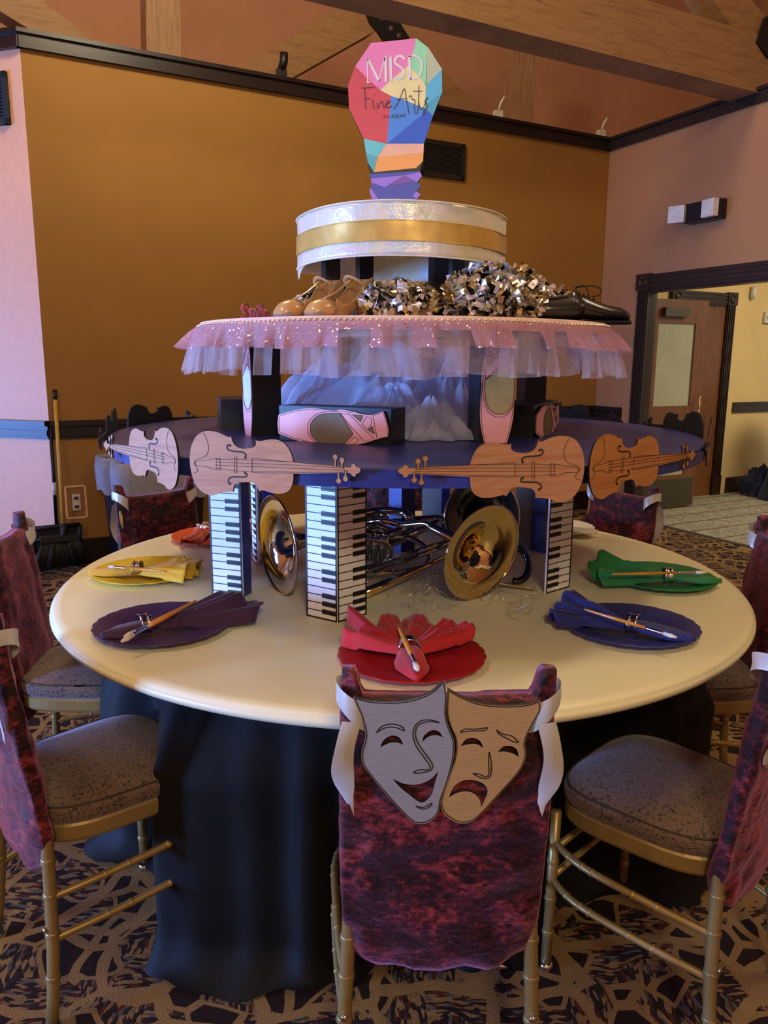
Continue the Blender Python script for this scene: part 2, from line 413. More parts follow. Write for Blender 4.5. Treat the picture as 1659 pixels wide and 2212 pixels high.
fc.add([q + Vector((0, 0, .004)), q + B1 * 9 + Vector((0, 0, .004)), q + B1 * 9 + NB * 6 + Vector((0, 0, .004)), q + NB * 6 + Vector((0, 0, .004))], [(0, 1, 2, 3)])
struct(fc.build('floor', 'carpet2'))
fb = MB(); wallbox(fb, CORN, B1, NB, 0, 9, 0, .006, .05, -.03); struct(fb.build('trim_9', mat('grey_brown_carpet_border', '3d332e', .9)))
w = wallbox(MB(), L0, A1, N1, 0, DIST1, 0, WT, .12); struct(w.build('wall_left', 'brown'))
w = wallbox(MB(), L0, C1, NC, 0, 5.6, 0, WT, .12); struct(w.build('wall_far_left', 'peach'))
DO0, DO1, DH = .617, 2.7, 2.06
w = MB(); wallbox(w, CORN, B1, NB, 0, DO0, 0, WT, .06); wallbox(w, CORN, B1, NB, DO0, DO1, DH, WT, .06); wallbox(w, CORN, B1, NB, DO1, 13, 0, WT, .06)
struct(w.build('wall_right', 'terra'))
w = wallbox(MB(), CORN, A1, N1, .12, 6, 0, 3.0, .12); struct(w.build('wall_corridor', 'cream'))
w = wallbox(MB(), CORN, A1, N1, .2, 6, 3.0, 3.05, -5); struct(w.build('ceiling', mat('corridor_ceiling_paint', 'd8cdb4', .8)))
# upper walls beyond the partitions, and the roof
w = wallbox(MB(), L0, A1, N1, -7, 12, 0, 7.5, .1, 2.6); struct(w.build('wall_upper_left', 'upper'))
w = wallbox(MB(), CORN, B1, NB, -4, 13, 3.1, 7.5, .1, 5.2); struct(w.build('wall_upper_right', 'upper'))
w = MB(); w.add([(-10, -7, 7.0), (12, -7, 7.0), (12, 14, 7.0), (-10, 14, 7.0)], [(3, 2, 1, 0)]); struct(w.build('ceiling', 'upper'))
# walls behind the viewer with the window openings that let the daylight in
w = MB(); X = -7.9
for a, b, z0, z1 in ((-6, 1.1, 0, 7), (1.1, 3.5, 0, .35), (1.1, 3.5, 2.1, 7), (3.5, 7, 0, 7)): w.box((X, (a + b) / 2, (z0 + z1) / 2), (.12, b - a, z1 - z0))
struct(w.build('wall_window_side', 'peach'))
w = MB().box((0, -5.9, 3.5), (18, .12, 7)); struct(w.build('wall_rear', 'peach'))
w = MB()
for y in (1.1, 1.9, 2.7, 3.5): w.box((X, y, 1.22), (.06, .05, 1.75))
for z in (.38, 2.08): w.box((X, 2.3, z), (.06, 2.4, .05))
struct(w.build('window_1', 'dark'))
# dark moulding
def mould(name, p, d, nrm, s0, s1, prof, m='rail', thk=None):
    mb = MB()
    for z0, z1, out in prof: wallbox(mb, p, d, nrm, s0, s1, z0, z1, out + .01, -out)
    o = mb.build(name, m); return struct(o)
CAP = [(WT - .03, WT + .05, .035), (WT + .05, WT + .075, .055)]
mould('trim_1', L0, A1, N1, -.02, DIST1, CAP); mould('trim_2', L0, C1, NC, -.02, 5.6, CAP); mould('trim_3', CORN, B1, NB, .0, 13, CAP)
RAIL = [(.895, .915, .018), (.915, .955, .03), (.955, .985, .02), (.985, 1.02, .045)]
mould('trim_4', L0, A1, N1, 0, DIST1, RAIL); mould('trim_5', L0, C1, NC, 0, 5.6, RAIL); mould('trim_6', CORN, B1, NB, 0, .36, RAIL)
BASE = [(0, .16, .018), (.16, .18, .026)]
mould('baseboard_left', L0, A1, N1, 0, DIST1, BASE); mould('baseboard_far_left', L0, C1, NC, 0, 5.6, BASE); mould('baseboard_right', CORN, B1, NB, 0, .42, BASE)
def s3(px, py): v = Pp(px, py, CORN, N1) - CORN; return v.dot(A1), v.z   # place on corridor wall
e3 = s3(1582, 870)[0]
mould('trim_7', CORN, A1, N1, e3, 6, [(.90, .98, .02), (.98, 1.01, .035)], 'dark'); mould('baseboard_corridor', CORN, A1, N1, e3, 6, BASE, 'dark')
# double-door casing in wall_right
def casing(name, p, d, nrm, s0, s1, h, cw=.13, depth=.16, far=True):
    mb = MB(); fr = .035
    for sx, sg in ((s0, -1), (s1, 1)):
        if sg > 0 and not far: continue
        a, b = (sx - cw, sx) if sg < 0 else (sx, sx + cw)
        wallbox(mb, p, d, nrm, a, b, .2, h, fr + .01, -fr)
        for i in range(4):
            c = a + (b - a) * (i + .6) / 4.4; wallbox(mb, p, d, nrm, c, c + .014, .22, h, .012, -fr - .01)
        wallbox(mb, p, d, nrm, a - .008, b + .008, 0, .22, fr + .02, -fr - .012)
        wallbox(mb, p, d, nrm, sx - .02 if sg < 0 else sx, sx if sg < 0 else sx + .02, 0, h, depth + .05, -.02)
        wallbox(mb, p, d, nrm, a - .012, b + .012, h, h + cw + .01, fr + .02, -fr - .014)
        cc = p + d * ((a + b) / 2) - nrm * (fr + .016) + Vector((0, 0, h + cw / 2))
        R = Matrix((d, Vector((0, 0, 1)), -nrm)).transposed()
        mb.lathe([(.045, 0), (.045, .006), (.03, .006), (.03, .002), (.012, .002), (.0, .008)], 20, cc, R)
    wallbox(mb, p, d, nrm, s0, s1, h, h + cw, fr + .01, -fr)
    for i in range(3): z = h + cw * (i + .6) / 3.4; wallbox(mb, p, d, nrm, s0, s1, z, z + .014, .012, -fr - .01)
    wallbox(mb, p, d, nrm, s0, s1, h - .02, h, depth + .05, -.02)
    return struct(mb.build(name, 'dark'))
casing('door_1', CORN, B1, NB, DO0, DO1, DH, .13, .05)
sA = s3(1462, 700)[0]; sB = s3(1558, 760)[0]
casing('door_2', CORN, A1, N1, sA, sB, 2.03, .12, .02)
mb = wallbox(MB(), CORN, A1, N1, sA, sB, 0, 2.03, .03, -.012); o = mb.build('door_2_panel', 'doorwood'); o.name = 'door_3'; struct(o)
# open door leaf with frosted glass
H0 = Vector((2.43, 7.36, 0)); H1 = Vector((3.13, 7.69, 0)); dd = (H1 - H0); LW = dd.length; dd.normalize(); dn = Vector((-dd.y, dd.x, 0))
leaf = thing('open_door', 'wooden door with frosted glass panel standing open behind the doorway', 'door', H0)
def lb(s0, s1, z0, z1, th=.045, fr=0): return (H0, dd, dn, s0, s1, z0, z1, th, fr)
mb = MB()
for a in ((0, .15, .02, 2.02), (LW - .15, LW, .02, 2.02), (.15, LW - .15, 1.80, 2.02), (.15, LW - .15, .84, 1.02), (.15, LW - .15, .02, .34)): wallbox(mb, *lb(*a))
mb.build('frame', 'doorwood', leaf, rel=True)
for z0, z1 in ((1.02, 1.80), (.34, .84)):
    g = wallbox(MB(), *lb(.15, LW - .15, z0, z1, .012, .016)).build('glass_panel', 'frost', leaf, rel=True)
wallbox(MB(), *lb(.02, LW - .02, .03, .30, .004, -.004)).build('kick_plate', 'greymetal', leaf, rel=True)
wallbox(MB(), *lb(.18, .48, 1.86, 1.94, .05, -.05)).build('door_closer', 'greymetal', leaf, rel=True)
mb = MB(); q = H0 + dd * (LW - .07) - dn * .03
mb.tube([q + Vector((0, 0, .86)), q - dn * .02 + Vector((0, 0, .88)), q - dn * .02 + Vector((0, 0, 1.1)), q + Vector((0, 0, 1.12))], .009, 8); mb.build('pull_handle', 'brassgold', leaf, rel=True)

# vents, emergency light and small wall fittings
def onwall(p, d, nrm, px, py):
    v = Pp(px, py, p, nrm) - Vector(p); return v.dot(d), v.z
def vent(p, d, nrm, a, b, m, label):
    s0, z1 = onwall(p, d, nrm, *a); s1, z0 = onwall(p, d, nrm, *b)
    if s0 > s1: s0, s1 = s1, s0
    t = thing('wall_vent', label, 'vent', p + d * ((s0 + s1) / 2) + Vector((0, 0, z0)))
    mb = MB(); bw = .035
    for q in ((s0, s1, z0, z0 + bw), (s0, s1, z1 - bw, z1), (s0, s0 + bw, z0, z1), (s1 - bw, s1, z0, z1)): wallbox(mb, p, d, nrm, *q, .03, -.025)
    mb.build('frame', m, t, rel=True); mb = MB(); n = 12
    for i in range(n):
        z = z0 + bw + (z1 - z0 - 2 * bw) * (i + .5) / n; wallbox(mb, p, d, nrm, s0 + bw, s1 - bw, z - .007, z + .004, .02, -.018)
    mb.build('louvre', m, t, rel=True)
    wallbox(MB(), p, d, nrm, s0, s1, z0, z1, .004, -.005).build('backing', 'blackmat', t, rel=True)
vent(L0, A1, N1, (905, 298), (1001, 392), 'grille', 'black louvred air vent beside the painted light bulb sign')
vent(L0, C1, NC, (-62, 165), (25, 270), 'tealgrille', 'dark teal louvred vent at the left edge, on the pale wall')
s0, z1 = onwall(CORN, B1, NB, 1500, 442); s1, z0 = onwall(CORN, B1, NB, 1568, 476)
elp = CORN + B1 * ((s0 + s1) / 2) + Vector((0, 0, (z0 + z1) / 2)) - NB * .056
t = thing('emergency_light', 'black emergency light unit with two white square lamp heads high on the wall', 'light', elp)
MB().box(elp, (s1 - s0, .1, .15), math.atan2(B1.y, B1.x)).build('housing', 'bin', t, rel=True)
for so, ang in ((-.20, .35), (.12, -.15)):
    c = elp + B1 * so - NB * .09
    mb = MB(); mb.box(c, (.13, .05, .13), math.atan2(B1.y, B1.x) + ang); mb.build('lamp_head', 'plast', t, rel=True)
    MB().tube([c + NB * .02, c + NB * .07], .018, 10).build('swivel', 'black', t, rel=True)
# motion sensor, switch on the corridor wall
s_, z_ = s3(1622, 633); c = CORN + A1 * s_ - N1 * .03 + Vector((0, 0, z_)); mb = MB()
mb.lathe([(0, -.07), (.02, -.065), (.032, -.03), (.03, .03), (.02, .065), (0, .07)], 16, c); tag(mb.build('motion_sensor', 'plast', loc=c, rel=True), 'white rounded motion sensor high on the cream corridor wall', 'sensor')
s_, z_ = s3(1655, 686); c = CORN + A1 * s_ - N1 * .02 + Vector((0, 0, z_)); t = thing('thermostat', 'white square thermostat plate on the cream corridor wall', 'thermostat', c)
MB().box(c, (.12, .03, .12), math.atan2(A1.y, A1.x)).build('plate', 'plast', t, rel=True); MB().box(c - N1 * .018, (.05, .01, .03), math.atan2(A1.y, A1.x)).build('dial', 'greymetal', t, rel=True)
s0, z1 = onwall(L0, A1, N1, 155, 1068); s1, z0 = onwall(L0, A1, N1, 175, 1101)
c = L0 + A1 * ((s0 + s1) / 2) + Vector((0, 0, (z0 + z1) / 2)) - N1 * .006; t = thing('outlet_plate', 'grey metal wall outlet plate left of the black bins', 'outlet', c)
MB().box(c, (s1 - s0, .012, z1 - z0), math.atan2(A1.y, A1.x)).build('plate', 'plast', t, rel=True)
for dz in (-.03, .03): MB().box(c + Vector((0, 0, dz)) - N1 * .007, (.03, .006, .02), math.atan2(A1.y, A1.x)).build('socket', 'greymetal', t, rel=True)
s0, z1 = onwall(L0, A1, N1, 138, 1050); s1, z0 = onwall(L0, A1, N1, 190, 1118); mb = MB(); bw = .012
for q in ((s0, s1, z0, z0 + bw), (s0, s1, z1 - bw, z1), (s0, s0 + bw, z0, z1), (s1 - bw, s1, z0, z1)): wallbox(mb, L0, A1, N1, *q, .006, -.006)
tag(mb.build('outline_frame', M['peach'], loc=c, rel=True), 'thin pale rectangular outline moulding around the wall outlet plate', 'frame')

# timber trusses
TP = L0 + N1 * .95
def member(name, poly, m, p0, nrm, th, label=None, front=0):
    mb = MB(); P3 = [Pp(x, y, p0 - nrm * front, nrm) for x, y in poly]; n = len(P3)
    ax = A1; o = Vector(p0 - nrm * front)
    loop = [((p - o).dot(ax), p.z) for p in P3]
    mb.prism([loop], lambda u, v, w_: o + ax * u + Vector((0, 0, v)) + nrm * w_, th)
    c = sum(P3, Vector()) / n
    return mb.build(name, m, loc=c, rel=True)
tl = 'timber beam'
tag(member('roof_post', [(315, -40), (388, -40), (393, 190), (318, 190)], 'glulamv', TP, N1, .22), 'upright timber roof post above the brown wall, left of centre', tl)
tag(member('roof_brace', [(-60, -30), (0, 24), (110, 92), (260, 190), (330, 190), (90, 0), (30, -50)], 'glulam', TP, N1, .2), 'sloping timber roof brace at the top left corner', tl)
tag(member('roof_brace', [(440, 197), (740, 14), (765, 10), (812, 66), (640, 163), (540, 225)], 'glulam', TP, N1, .2), 'sloping timber roof brace rising to the black steel plate', tl)
tag(member('roof_brace', [(820, 30), (865, 12), (955, 150), (1110, 310), (1000, 310), (930, 195)], 'glulam', TP, N1, .2), 'sloping timber roof brace behind the painted light bulb sign', tl)
tag(member('roof_post', [(1116, 60), (1156, 60), (1153, 310), (1112, 310)], 'glulamv', TP, N1, .2), 'thin upright timber roof post right of the light bulb sign', tl)
g = thing('truss_plate', 'black steel truss plate with bolts above the light bulb sign', 'metal plate', Pp(830, 40, TP, N1))
mb = MB(); P3 = [Pp(x, y, TP - N1 * .03, N1) for x, y in [(765, -30), (815, -30), (885, 82), (838, 92), (800, 50)]]; o_ = TP - N1 * .03
mb.prism([[((p - o_).dot(A1), p.z) for p in P3]], lambda u, v, w_: o_ + A1 * u + Vector((0, 0, v)) + N1 * w_, .02); mb.build('plate', 'black', g, rel=True)
for x, y in ((800, 20), (825, 40), (845, 62), (862, 78), (818, 5)):
    MB().lathe([(.03, 0), (.028, .015), (0, .02)], 8, Pp(x, y, TP - N1 * .03, N1), Matrix((A1, Vector((0, 0, 1)), -N1)).transposed()).build('bolt', 'greymetal', g, rel=True)
BP = Vector((2.78, 6.21, 0))
bm = MB(); wallbox(bm, BP, A1, N1, -8.5, 3.2, WT + .04, WT + .42, .24); tag(bm.build('roof_beam', 'glulam', loc=BP, rel=True), 'large laminated timber beam crossing the top right of the room', tl)
tag(member('roof_brace', [(1515, -40), (1590, -40), (1665, 50), (1720, 140), (1605, 92)], 'glulam', BP, N1, .2, front=-.03), 'sloping timber brace above the big beam at the top right corner', tl)
tag(member('truss_plate', [(1637, 90), (1655, 36), (1700, 20), (1700, 130), (1660, 125)], 'black', BP, N1, .02, front=.02), 'black steel truss plate on the big beam at the right edge', 'metal plate')
for px, py, lab in ((608, 150, 'small black clamp light standing on the dark wall ledge'), (1075, 250, 'small pale bracket on the dark ledge right of the bulb sign'), (1298, 278, 'small pale bracket with thin rod in the room corner ledge')):
    c = Pp(px, py + 16, L0, N1); c.z = WT + .075; mb = MB(); k = 'black' if px < 700 else 'plast'
    mb.box(c + Vector((0, 0, .03)), (.07, .05, .06), .4).tube([c + Vector((0, 0, .05)), c + Vector((.02, 0, .12)), c + Vector((.05 if px > 700 else .02, 0, .17))], .009 if px > 700 else .03, 8)
    tag(mb.build('ledge_bracket', k, loc=c, rel=True), lab, 'bracket')

# ------------------------------------------------------------------ broom, dustpan, bins, bag
c = Pz(135, 1230, 0); c -= N1 * .07
t = thing('broom', 'black angled broom with yellow wooden handle leaning on the wall', 'broom', c)
top = Pp(118, 842, L0 - N1 * .03, N1)
mb = MB(); b0 = c + Vector((.02, 0, .30)); mb.tube([b0, b0.lerp(top, .96)], .0125, 10); mb.build('handle', 'yellowh', t, rel=True)
MB().tube([b0.lerp(top, .93), top], .0145, 10).build('grip', 'black', t, rel=True)
mb = MB(); mb.tube([b0 - Vector((0, 0, .10)), b0 + Vector((0, 0, .04))], .02, 10)
for i in range(34):
    f = i / 33; a = b0 + A1 * (-.13 + .20 * f) + Vector((0, 0, -.075 + .03 * f)); e = c + A1 * (-.20 + .37 * f) - N1 * random.uniform(0, .03) + Vector((0, 0, .01 + .06 * f))
    mb.tube([a, a.lerp(e, .5) + A1 * random.uniform(-.004, .004), e], [.008, .009, .006], 5)
    mb.tube([a + N1 * .02, e + N1 * .02], [.008, .006], 5)
mb.box(b0 + A1 * (-.03) + Vector((0, 0, -.06)), (.24, .045, .04), math.atan2(A1.y, A1.x)); mb.build('bristles', 'broomb', t, rel=True)
c2 = Pp(126, 1190, L0 - N1 * .02, N1); c2.z = 0
t = thing('dustpan', 'black long handled dustpan behind the broom', 'dustpan', c2)
mb = MB(); R = math.atan2(A1.y, A1.x)
q = c2 - N1 * .02
prof = [(-.15, .12), (.13, .12), (.15, .30), (-.16, .30)]
mb.prism([prof], lambda u, v, w_: q + A1 * u + Vector((0, 0, v)) + N1 * w_, .02)
for a, b in (((-.15, .12), (.13, .12)), ((.13, .12), (.15, .30)), ((-.15, .12), (-.16, .30)), ((-.16, .30), (.15, .30)), ((-.16, .22), (.14, .22))):
    mb.tube([q + A1 * a[0] + Vector((0, 0, a[1])) - N1 * .03, q + A1 * b[0] + Vector((0, 0, b[1])) - N1 * .03], .014, 6)
mb.tube([q + A1 * -.1 + Vector((0, 0, .13)), q + A1 * -.1 + Vector((0, 0, .0))], .02, 6).tube([q + A1 * .1 + Vector((0, 0, .13)), q + A1 * .1], .02, 6)
mb.build('pan', 'broomb', t, rel=True); th_ = Pp(109, 925, L0 - N1 * .04, N1)
MB().tube([q + Vector((0, 0, .30)), th_], .012, 10).build('handle', 'black', t, rel=True)
a = (q + Vector((0, 0, .30))).lerp(th_, .32); b = (q + Vector((0, 0, .30))).lerp(th_, .45); MB().tube([a, b], .0135, 10).build('label', 'plast', t, rel=True)
def superell(a, b, n, p=3.2): return [(a * math.copysign(abs(math.cos(2 * PI * i / n)) ** (2 / p), math.cos(2 * PI * i / n)), b * math.copysign(abs(math.sin(2 * PI * i / n)) ** (2 / p), math.sin(2 * PI * i / n))) for i in range(n)]
def loft(mb, rings, cap0=False, cap1=False, mi=0, sm=True):
    n = len(rings[0]); vs = [v for r in rings for v in r]; fs = []
    for i in range(len(rings) - 1):
        for j in range(n): fs.append((i * n + j, i * n + (j + 1) % n, (i + 1) * n + (j + 1) % n, (i + 1) * n + j))
    if cap0: fs.append(tuple(range(n))[::-1])
    if cap1: fs.append(tuple(range((len(rings) - 1) * n, len(rings) * n)))
    return mb.add(vs, fs, mi, sm)
binc = L0 + A1 * .62 - N1 * .52
for i, (off, lab) in enumerate(((0, 'slim black rubbish bin with clear liner, nearer of the two'), (.33, 'slim black rubbish bin with clear liner, against the wall'))):
    c = binc + N1 * off - A1 * .05 * i; t = thing('rubbish_bin', lab, 'bin', c, 0, 'slim bins with liners')
    RM = Matrix.Rotation(R, 3, 'Z')
    rings = []
    for z, s in ((0, .84), (.4, .92), (.70, 1), (.72, 1.05), (.76, 1.05), (.76, .98), (.3, .9)):
        rings.append([c + RM @ Vector((x * s, y * s, z)) for x, y in superell(.28, .145, 40, 5)])
    loft(MB(), rings, True).build('body', 'bin', t, rel=True)
    rings = []; n = 40
    for k, (z, s) in enumerate(((.70, .95), (.775, .98), (.785, 1.07), (.70, 1.12), (.62, 1.11), (.55, 1.10))):
        rings.append([c + RM @ Vector((x * s * (1 + .012 * math.sin(j * 1.7 + k)), y * s * (1 + .03 * math.sin(j * 2.3 + k)), z + (.02 * math.sin(j * .9 + i) if k >= 4 else 0))) for j, (x, y) in enumerate(superell(.28, .145, n, 5))])
    mb = loft(MB(), rings); mb.build('liner', 'liner', t, rel=True)
c = Pz(1606, 1064, 0); c -= N1 * .22
def blob(name, c, rx, ry, rz, m, amp=.25, seed=0, n=36):
    mb = MB(); vs = []; fs = []; H = 20
    for i in range(H + 1):
        ph = PI / 2 * i / H
        for j in range(n):
            a = 2 * PI * j / n; d = Vector((math.cos(a) * math.cos(ph), math.sin(a) * math.cos(ph), math.sin(ph)))
            k = 1 + amp * noise.noise(d * 2.3 + Vector((seed, 0, 0))) + amp * .5 * abs(noise.noise(d * 6 + Vector((0, seed, 0))))
            vs.append(Vector(c) + Vector((d.x * rx * k, d.y * ry * k, max(0, d.z * rz * k))))
    for i in range(H):
        for j in range(n): fs.append((i * n + j, i * n + (j + 1) % n, (i + 1) * n + (j + 1) % n, (i + 1) * n + j))
    mb.add(vs, fs, 0, False); return mb.build(name, m, loc=c, rel=True)
tag(blob('duffel_bag', c, .20, .15, .27, 'bag', .5, 3.1), 'crumpled dark cloth bag on the corridor floor', 'bag')
c = Vector((4.40, 8.05, 0)); t = thing('draped_cocktail_table', 'tall round table under a long dark navy cloth at the right edge', 'table', c)
mb = MB(); rings = []
for k in range(14):
    z = 1.06 * (1 - k / 13); rings.append([c + Vector(((.16 + .22 * (k / 13) ** 1.2) * (1 + .08 * math.sin(7 * a_) * k / 13) * math.cos(a_), (.16 + .22 * (k / 13) ** 1.2) * (1 + .08 * math.sin(7 * a_) * k / 13) * math.sin(a_), z)) for a_ in [2 * PI * j / 48 for j in range(48)]])
loft(mb, rings); mb.build('cloth', mat('dark_navy_tablecloth', '101827', .7, sheen=.2), t, rel=True)
MB().lathe([(0, 1.10), (.30, 1.10), (.31, 1.09), (.30, 1.06), (0, 1.06)], 40, c).build('tabletop', 'black', t, rel=True)

# ------------------------------------------------------------------ round table, cloth
TC = Vector((.052, 2.378, 0)); TZ = .78; TR = 1.03
t = thing('round_table', 'large round table with cream painted top in the centre of the room', 'table', TC)
prof = [(0, TZ), (TR - .03, TZ), (TR - .012, TZ - .003), (TR - .004, TZ - .009), (TR - .004, TZ - .012), (TR, TZ - .014), (TR + .002, TZ - .022), (TR - .004, TZ - .032), (TR - .02, TZ - .036), (0, TZ - .036)]
MB().lathe(prof, 160, TC).build('tabletop', 'table', t, rel=True)
MB().lathe([(0, .02), (.3, .02), (.3, .05), (.05, .08), (.05, .72), (.4, .735), (0, .735)], 24, TC).build('pedestal', 'black', t, rel=True)
ctl = [(-180, .80), (-172, .84), (-165, .91), (-156, .88), (-150, .80), (-143, .72), (-138, .80), (-133, .90), (-127, .94), (-119, .92), (-107, .86), (-99, .80), (-92, .69), (-83, .69), (-76, .72), (-70, .79), (-64, .765), (-58, .70), (-50, .70), (-42, .72), (-33, .88), (-24, .97), (-12, .88), (-4, .76), (5, .76), (20, .9), (40, .8), (65, .9), (90, .8), (112, .9), (135, .8), (157, .9)]
def rctl(a):
    a = (math.degrees(a) + 180) % 360 - 180
    L = ctl + [(180, .80)]
    for i in range(len(L) - 1):
        if L[i][0] <= a <= L[i + 1][0]:
            u = (a - L[i][0]) / (L[i + 1][0] - L[i][0]); u = u * u * (3 - 2 * u); return L[i][1] * (1 - u) + L[i + 1][1] * u
    return .8
mb = MB(); rings = []; n = 480; H = 34
for k in range(H):
    v = k / (H - 1); z = .742 * (1 - v)
    ring = []
    for j in range(n):
        a = 2 * PI * j / n; w = min(1, v * 3.0); r = .84 * (1 - w) + rctl(a) * w
        fold = .021 * math.sin(a * 17 + 1.4 * math.sin(a * 5)) + .007 * math.sin(a * 41 + 2 * math.sin(3 * a))
        r += fold * min(1, v * 2) + (.05 * max(0, (v - .88) / .12) ** 1.5 * (1 + .6 * math.sin(9 * a + 1)) if v > .88 else 0) + .012 * noise.noise(Vector((6 * math.cos(a), 6 * math.sin(a), 3 * v)))
        zz = z + (.012 * (1 + math.sin(a * 23)) if v == 1 else 0)
        ring.append(TC + Vector((r * math.cos(a), r * math.sin(a), zz + .003)))
    rings.append(ring)
rings.insert(0, [TC + Vector((.2 * math.cos(2 * PI * j / n), .2 * math.sin(2 * PI * j / n), .743)) for j in range(n)])
loft(mb, rings, cap0=True); tag(mb.build('tablecloth', 'skirt', loc=TC, rel=True), 'floor-length black cloth hanging in folds under the cream round tabletop', 'tablecloth')

# ------------------------------------------------------------------ chairs
def outline_seat(s=1.0, dz=0, grow=0):
    pts = []
    for x, y in superell(1, 1, 56, 3.6):
        hw = .190 + .014 * y; pts.append((x * (hw + grow) * s, y * (.195 + grow) * s + .005, dz))
    return pts
def backy(z): return -.185 - .06 * max(0, (z - .42)) / .5
def make_chair(label):
    t = thing('banquet_chair', label, 'chair', (0, 0, 0), 0, 'gold banquet chairs with velvet back covers')
    mb = MB(); rg = [[Vector(p) for p in outline_seat(s_, z, g_)] for s_, z, g_ in ((1, .447, -.004), (1, .455, .002), (1, .478, .004), (1, .487, 0), (1, .492, -.008), (.93, .499, -.01), (.7, .508, 0), (.3, .512, 0))]
    loft(mb, rg, True, True); seat = mb.build('seat', 'seat', t)
    mb = MB(); op = [Vector((p[0], p[1], .489)) for p in outline_seat(1, 0, -.002)]; mb.tube(op + [op[0], op[1]], .0028, 6, cap=False); mb.build('piping', mat('piping', '3c2f28', .7) if 'piping' not in bpy.data.materials else bpy.data.materials['piping'], seat)
    mb = MB(); loft(mb, [[Vector(p) for p in outline_seat(1, z, g_)] for z, g_ in ((.405, -.02), (.405, -.003), (.412, 0), (.442, 0), (.447, -.004), (.447, -.02))], sm=False); mb.build('seat_frame', 'gold', t)
    def rings(mb, pts, zs, r):
        for z in zs:
            for a, b in zip(pts, pts[1:]):
                if min(a.z, b.z) <= z <= max(a.z, b.z):
                    f = (z - a.z) / (b.z - a.z + 1e-9); c = a.lerp(b, f); mb.lathe([(r, -.006), (r + .0025, -.003), (r - .001, 0), (r + .0025, .003), (r, .006)], 14, c); break
    for s in (-1, 1):
        pts = [Vector((s * .182, .180, .42)), Vector((s * .184, .182, .2)), Vector((s * .186, .184, .012))]
        mb = MB().tube(pts, .0125, 14); rings(mb, pts, (.10, .19, .29), .0125); lg = mb.build('leg', 'gold', t)
        MB().lathe([(.013, .018), (.0165, .016), (.018, .006), (.018, 0), (0, 0)], 16, pts[2] - Vector((0, 0, .012))).build('glide', 'chrome', lg)
        pts = [Vector((s * .163, backy(.91), .908)), Vector((s * .165, backy(.7), .7)), Vector((s * .166, -.185, .45)), Vector((s * .172, -.188, .33)), Vector((s * .178, -.194, .19)), Vector((s * .186, -.205, .08)), Vector((s * .192, -.215, .012))]
        mb = MB().tube(pts, .0135, 14); rings(mb, pts, (.12, .22, .31, .39), .0135); lg = mb.build('leg', 'gold', t)
        MB().lathe([(.014, .018), (.0175, .016), (.019, .006), (.019, 0), (0, 0)], 16, pts[-1] - Vector((0, 0, .012))).build('glide', 'chrome', lg)
        MB().lathe([(.004, 0), (.007, .001), (.007, .004), (0, .005)], 10, (s * .176, -.207, .235), Matrix.Rotation(PI / 2, 3, 'X')).build('screw', 'chrome', t)
        for z0, z1 in ((.305, .335), (.205, .235)):
            pts = [Vector(p) for p in ((s * .175, -.19, z0), (s * .192, -.10, z0 + .01), (s * .207, .02, z1 - .008), (s * .212, .09, z1), (s * .205, .135, z1 + .005), (s * .184, .178, z1 + .006))]
            cc = cr3(pts, 5); mb = MB().tube(cc, .0085, 10)
            for q in (6, 8, 13, 15, 19): mb.lathe([(.0085, -.004), (.0105, 0), (.0085, .004)], 10, cc[q], (cc[q + 1] - cc[q]).to_track_quat('Z', 'Y').to_matrix())
            mb.build('stretcher', 'gold', t)
    for z in (.25, .32): MB().tube([(-.184, .18, z), (.184, .18, z)], .0085, 10).build('stretcher', 'gold', t)
    # velvet cover
    n = 84; H = 44; mb = MB(); rg = []
    el = superell(1, 1, n, 4.0)
    for k in range(H + 1):
        v = k / H; ring = []
        for j, (x, y) in enumerate(el):
            ax = abs(x); f = max(0, min(1, (ax - .80) / .08)); f = f * f * (3 - 2 * f)
            zt = .892 + .010 * ax ** 2 + .046 * f; zb = .335 + .04 * (ax ** 3) + .012 * noise.noise(Vector((x * 3, y, 5)))
            z = zb + (zt - zb) * v
            hw = .179 + .006 * math.sin(v * PI) - .004 * v; bt = .024 + .012 * (1 - v) * (1 - ax ** 2)
            tuck = 0
            if v < .12: bt *= .45 + .55 * (v / .12) ** .5; tuck = -.012 * (1 - v / .12)
            px = x * (hw + tuck); wr = .010 * noise.noise(Vector((px * 14, z * 6, y * 2))) + .006 * noise.noise(Vector((px * 30, z * 22, y))) + .005 * math.sin(px * 60 + z * 25) * max(0, 1 - v * 3)
            py = backy(z) + y * (bt + wr)
            ring.append(Vector((px + .003 * noise.noise(Vector((z * 18, y * 3, x))), py, z)))
        rg.append(ring)
    loft(mb, rg)
    b0 = len(mb.v) - n
    for j in range(n // 2):
        a, b = j, (j + 1); c_, d_ = n - 1 - j + 0, (n - j) % n
        mb.f.append([b0 + a, b0 + b, b0 + c_, b0 + d_]); mb.mi.append(0); mb.sm.append(True)
        mb.f.append([a, d_, c_, b]); mb.mi.append(0); mb.sm.append(True)
    mb.f = [f for f in mb.f if len(set(f)) > 2] if False else mb.f
    cov = mb.build('velvet_cover', 'velvet', t)
    for s in (-1, 1):   # satin ribbon round the corner with a hanging tail
        mb = MB(); rg = []
        for k in range(25):
            a = 2 * PI * k / 24; cx_ = s * .157; hw = .029
            x = cx_ + math.cos(a) * hw * (1 if s > 0 else 1); y = backy(.87) + math.sin(a) * .037
            tilt = s * math.cos(a) * .018
            rg.append([Vector((x, y, .905 + tilt)), Vector((x + .001, y * 1.01, .885 + tilt)), Vector((x, y, .862 + tilt * 1.6))])
        vs = [p for r_ in rg for p in r_]; fs = []
        for k in range(24):
            for e in range(2): fs.append((k * 3 + e, k * 3 + e + 1, k * 3 + e + 4, k * 3 + e + 3))
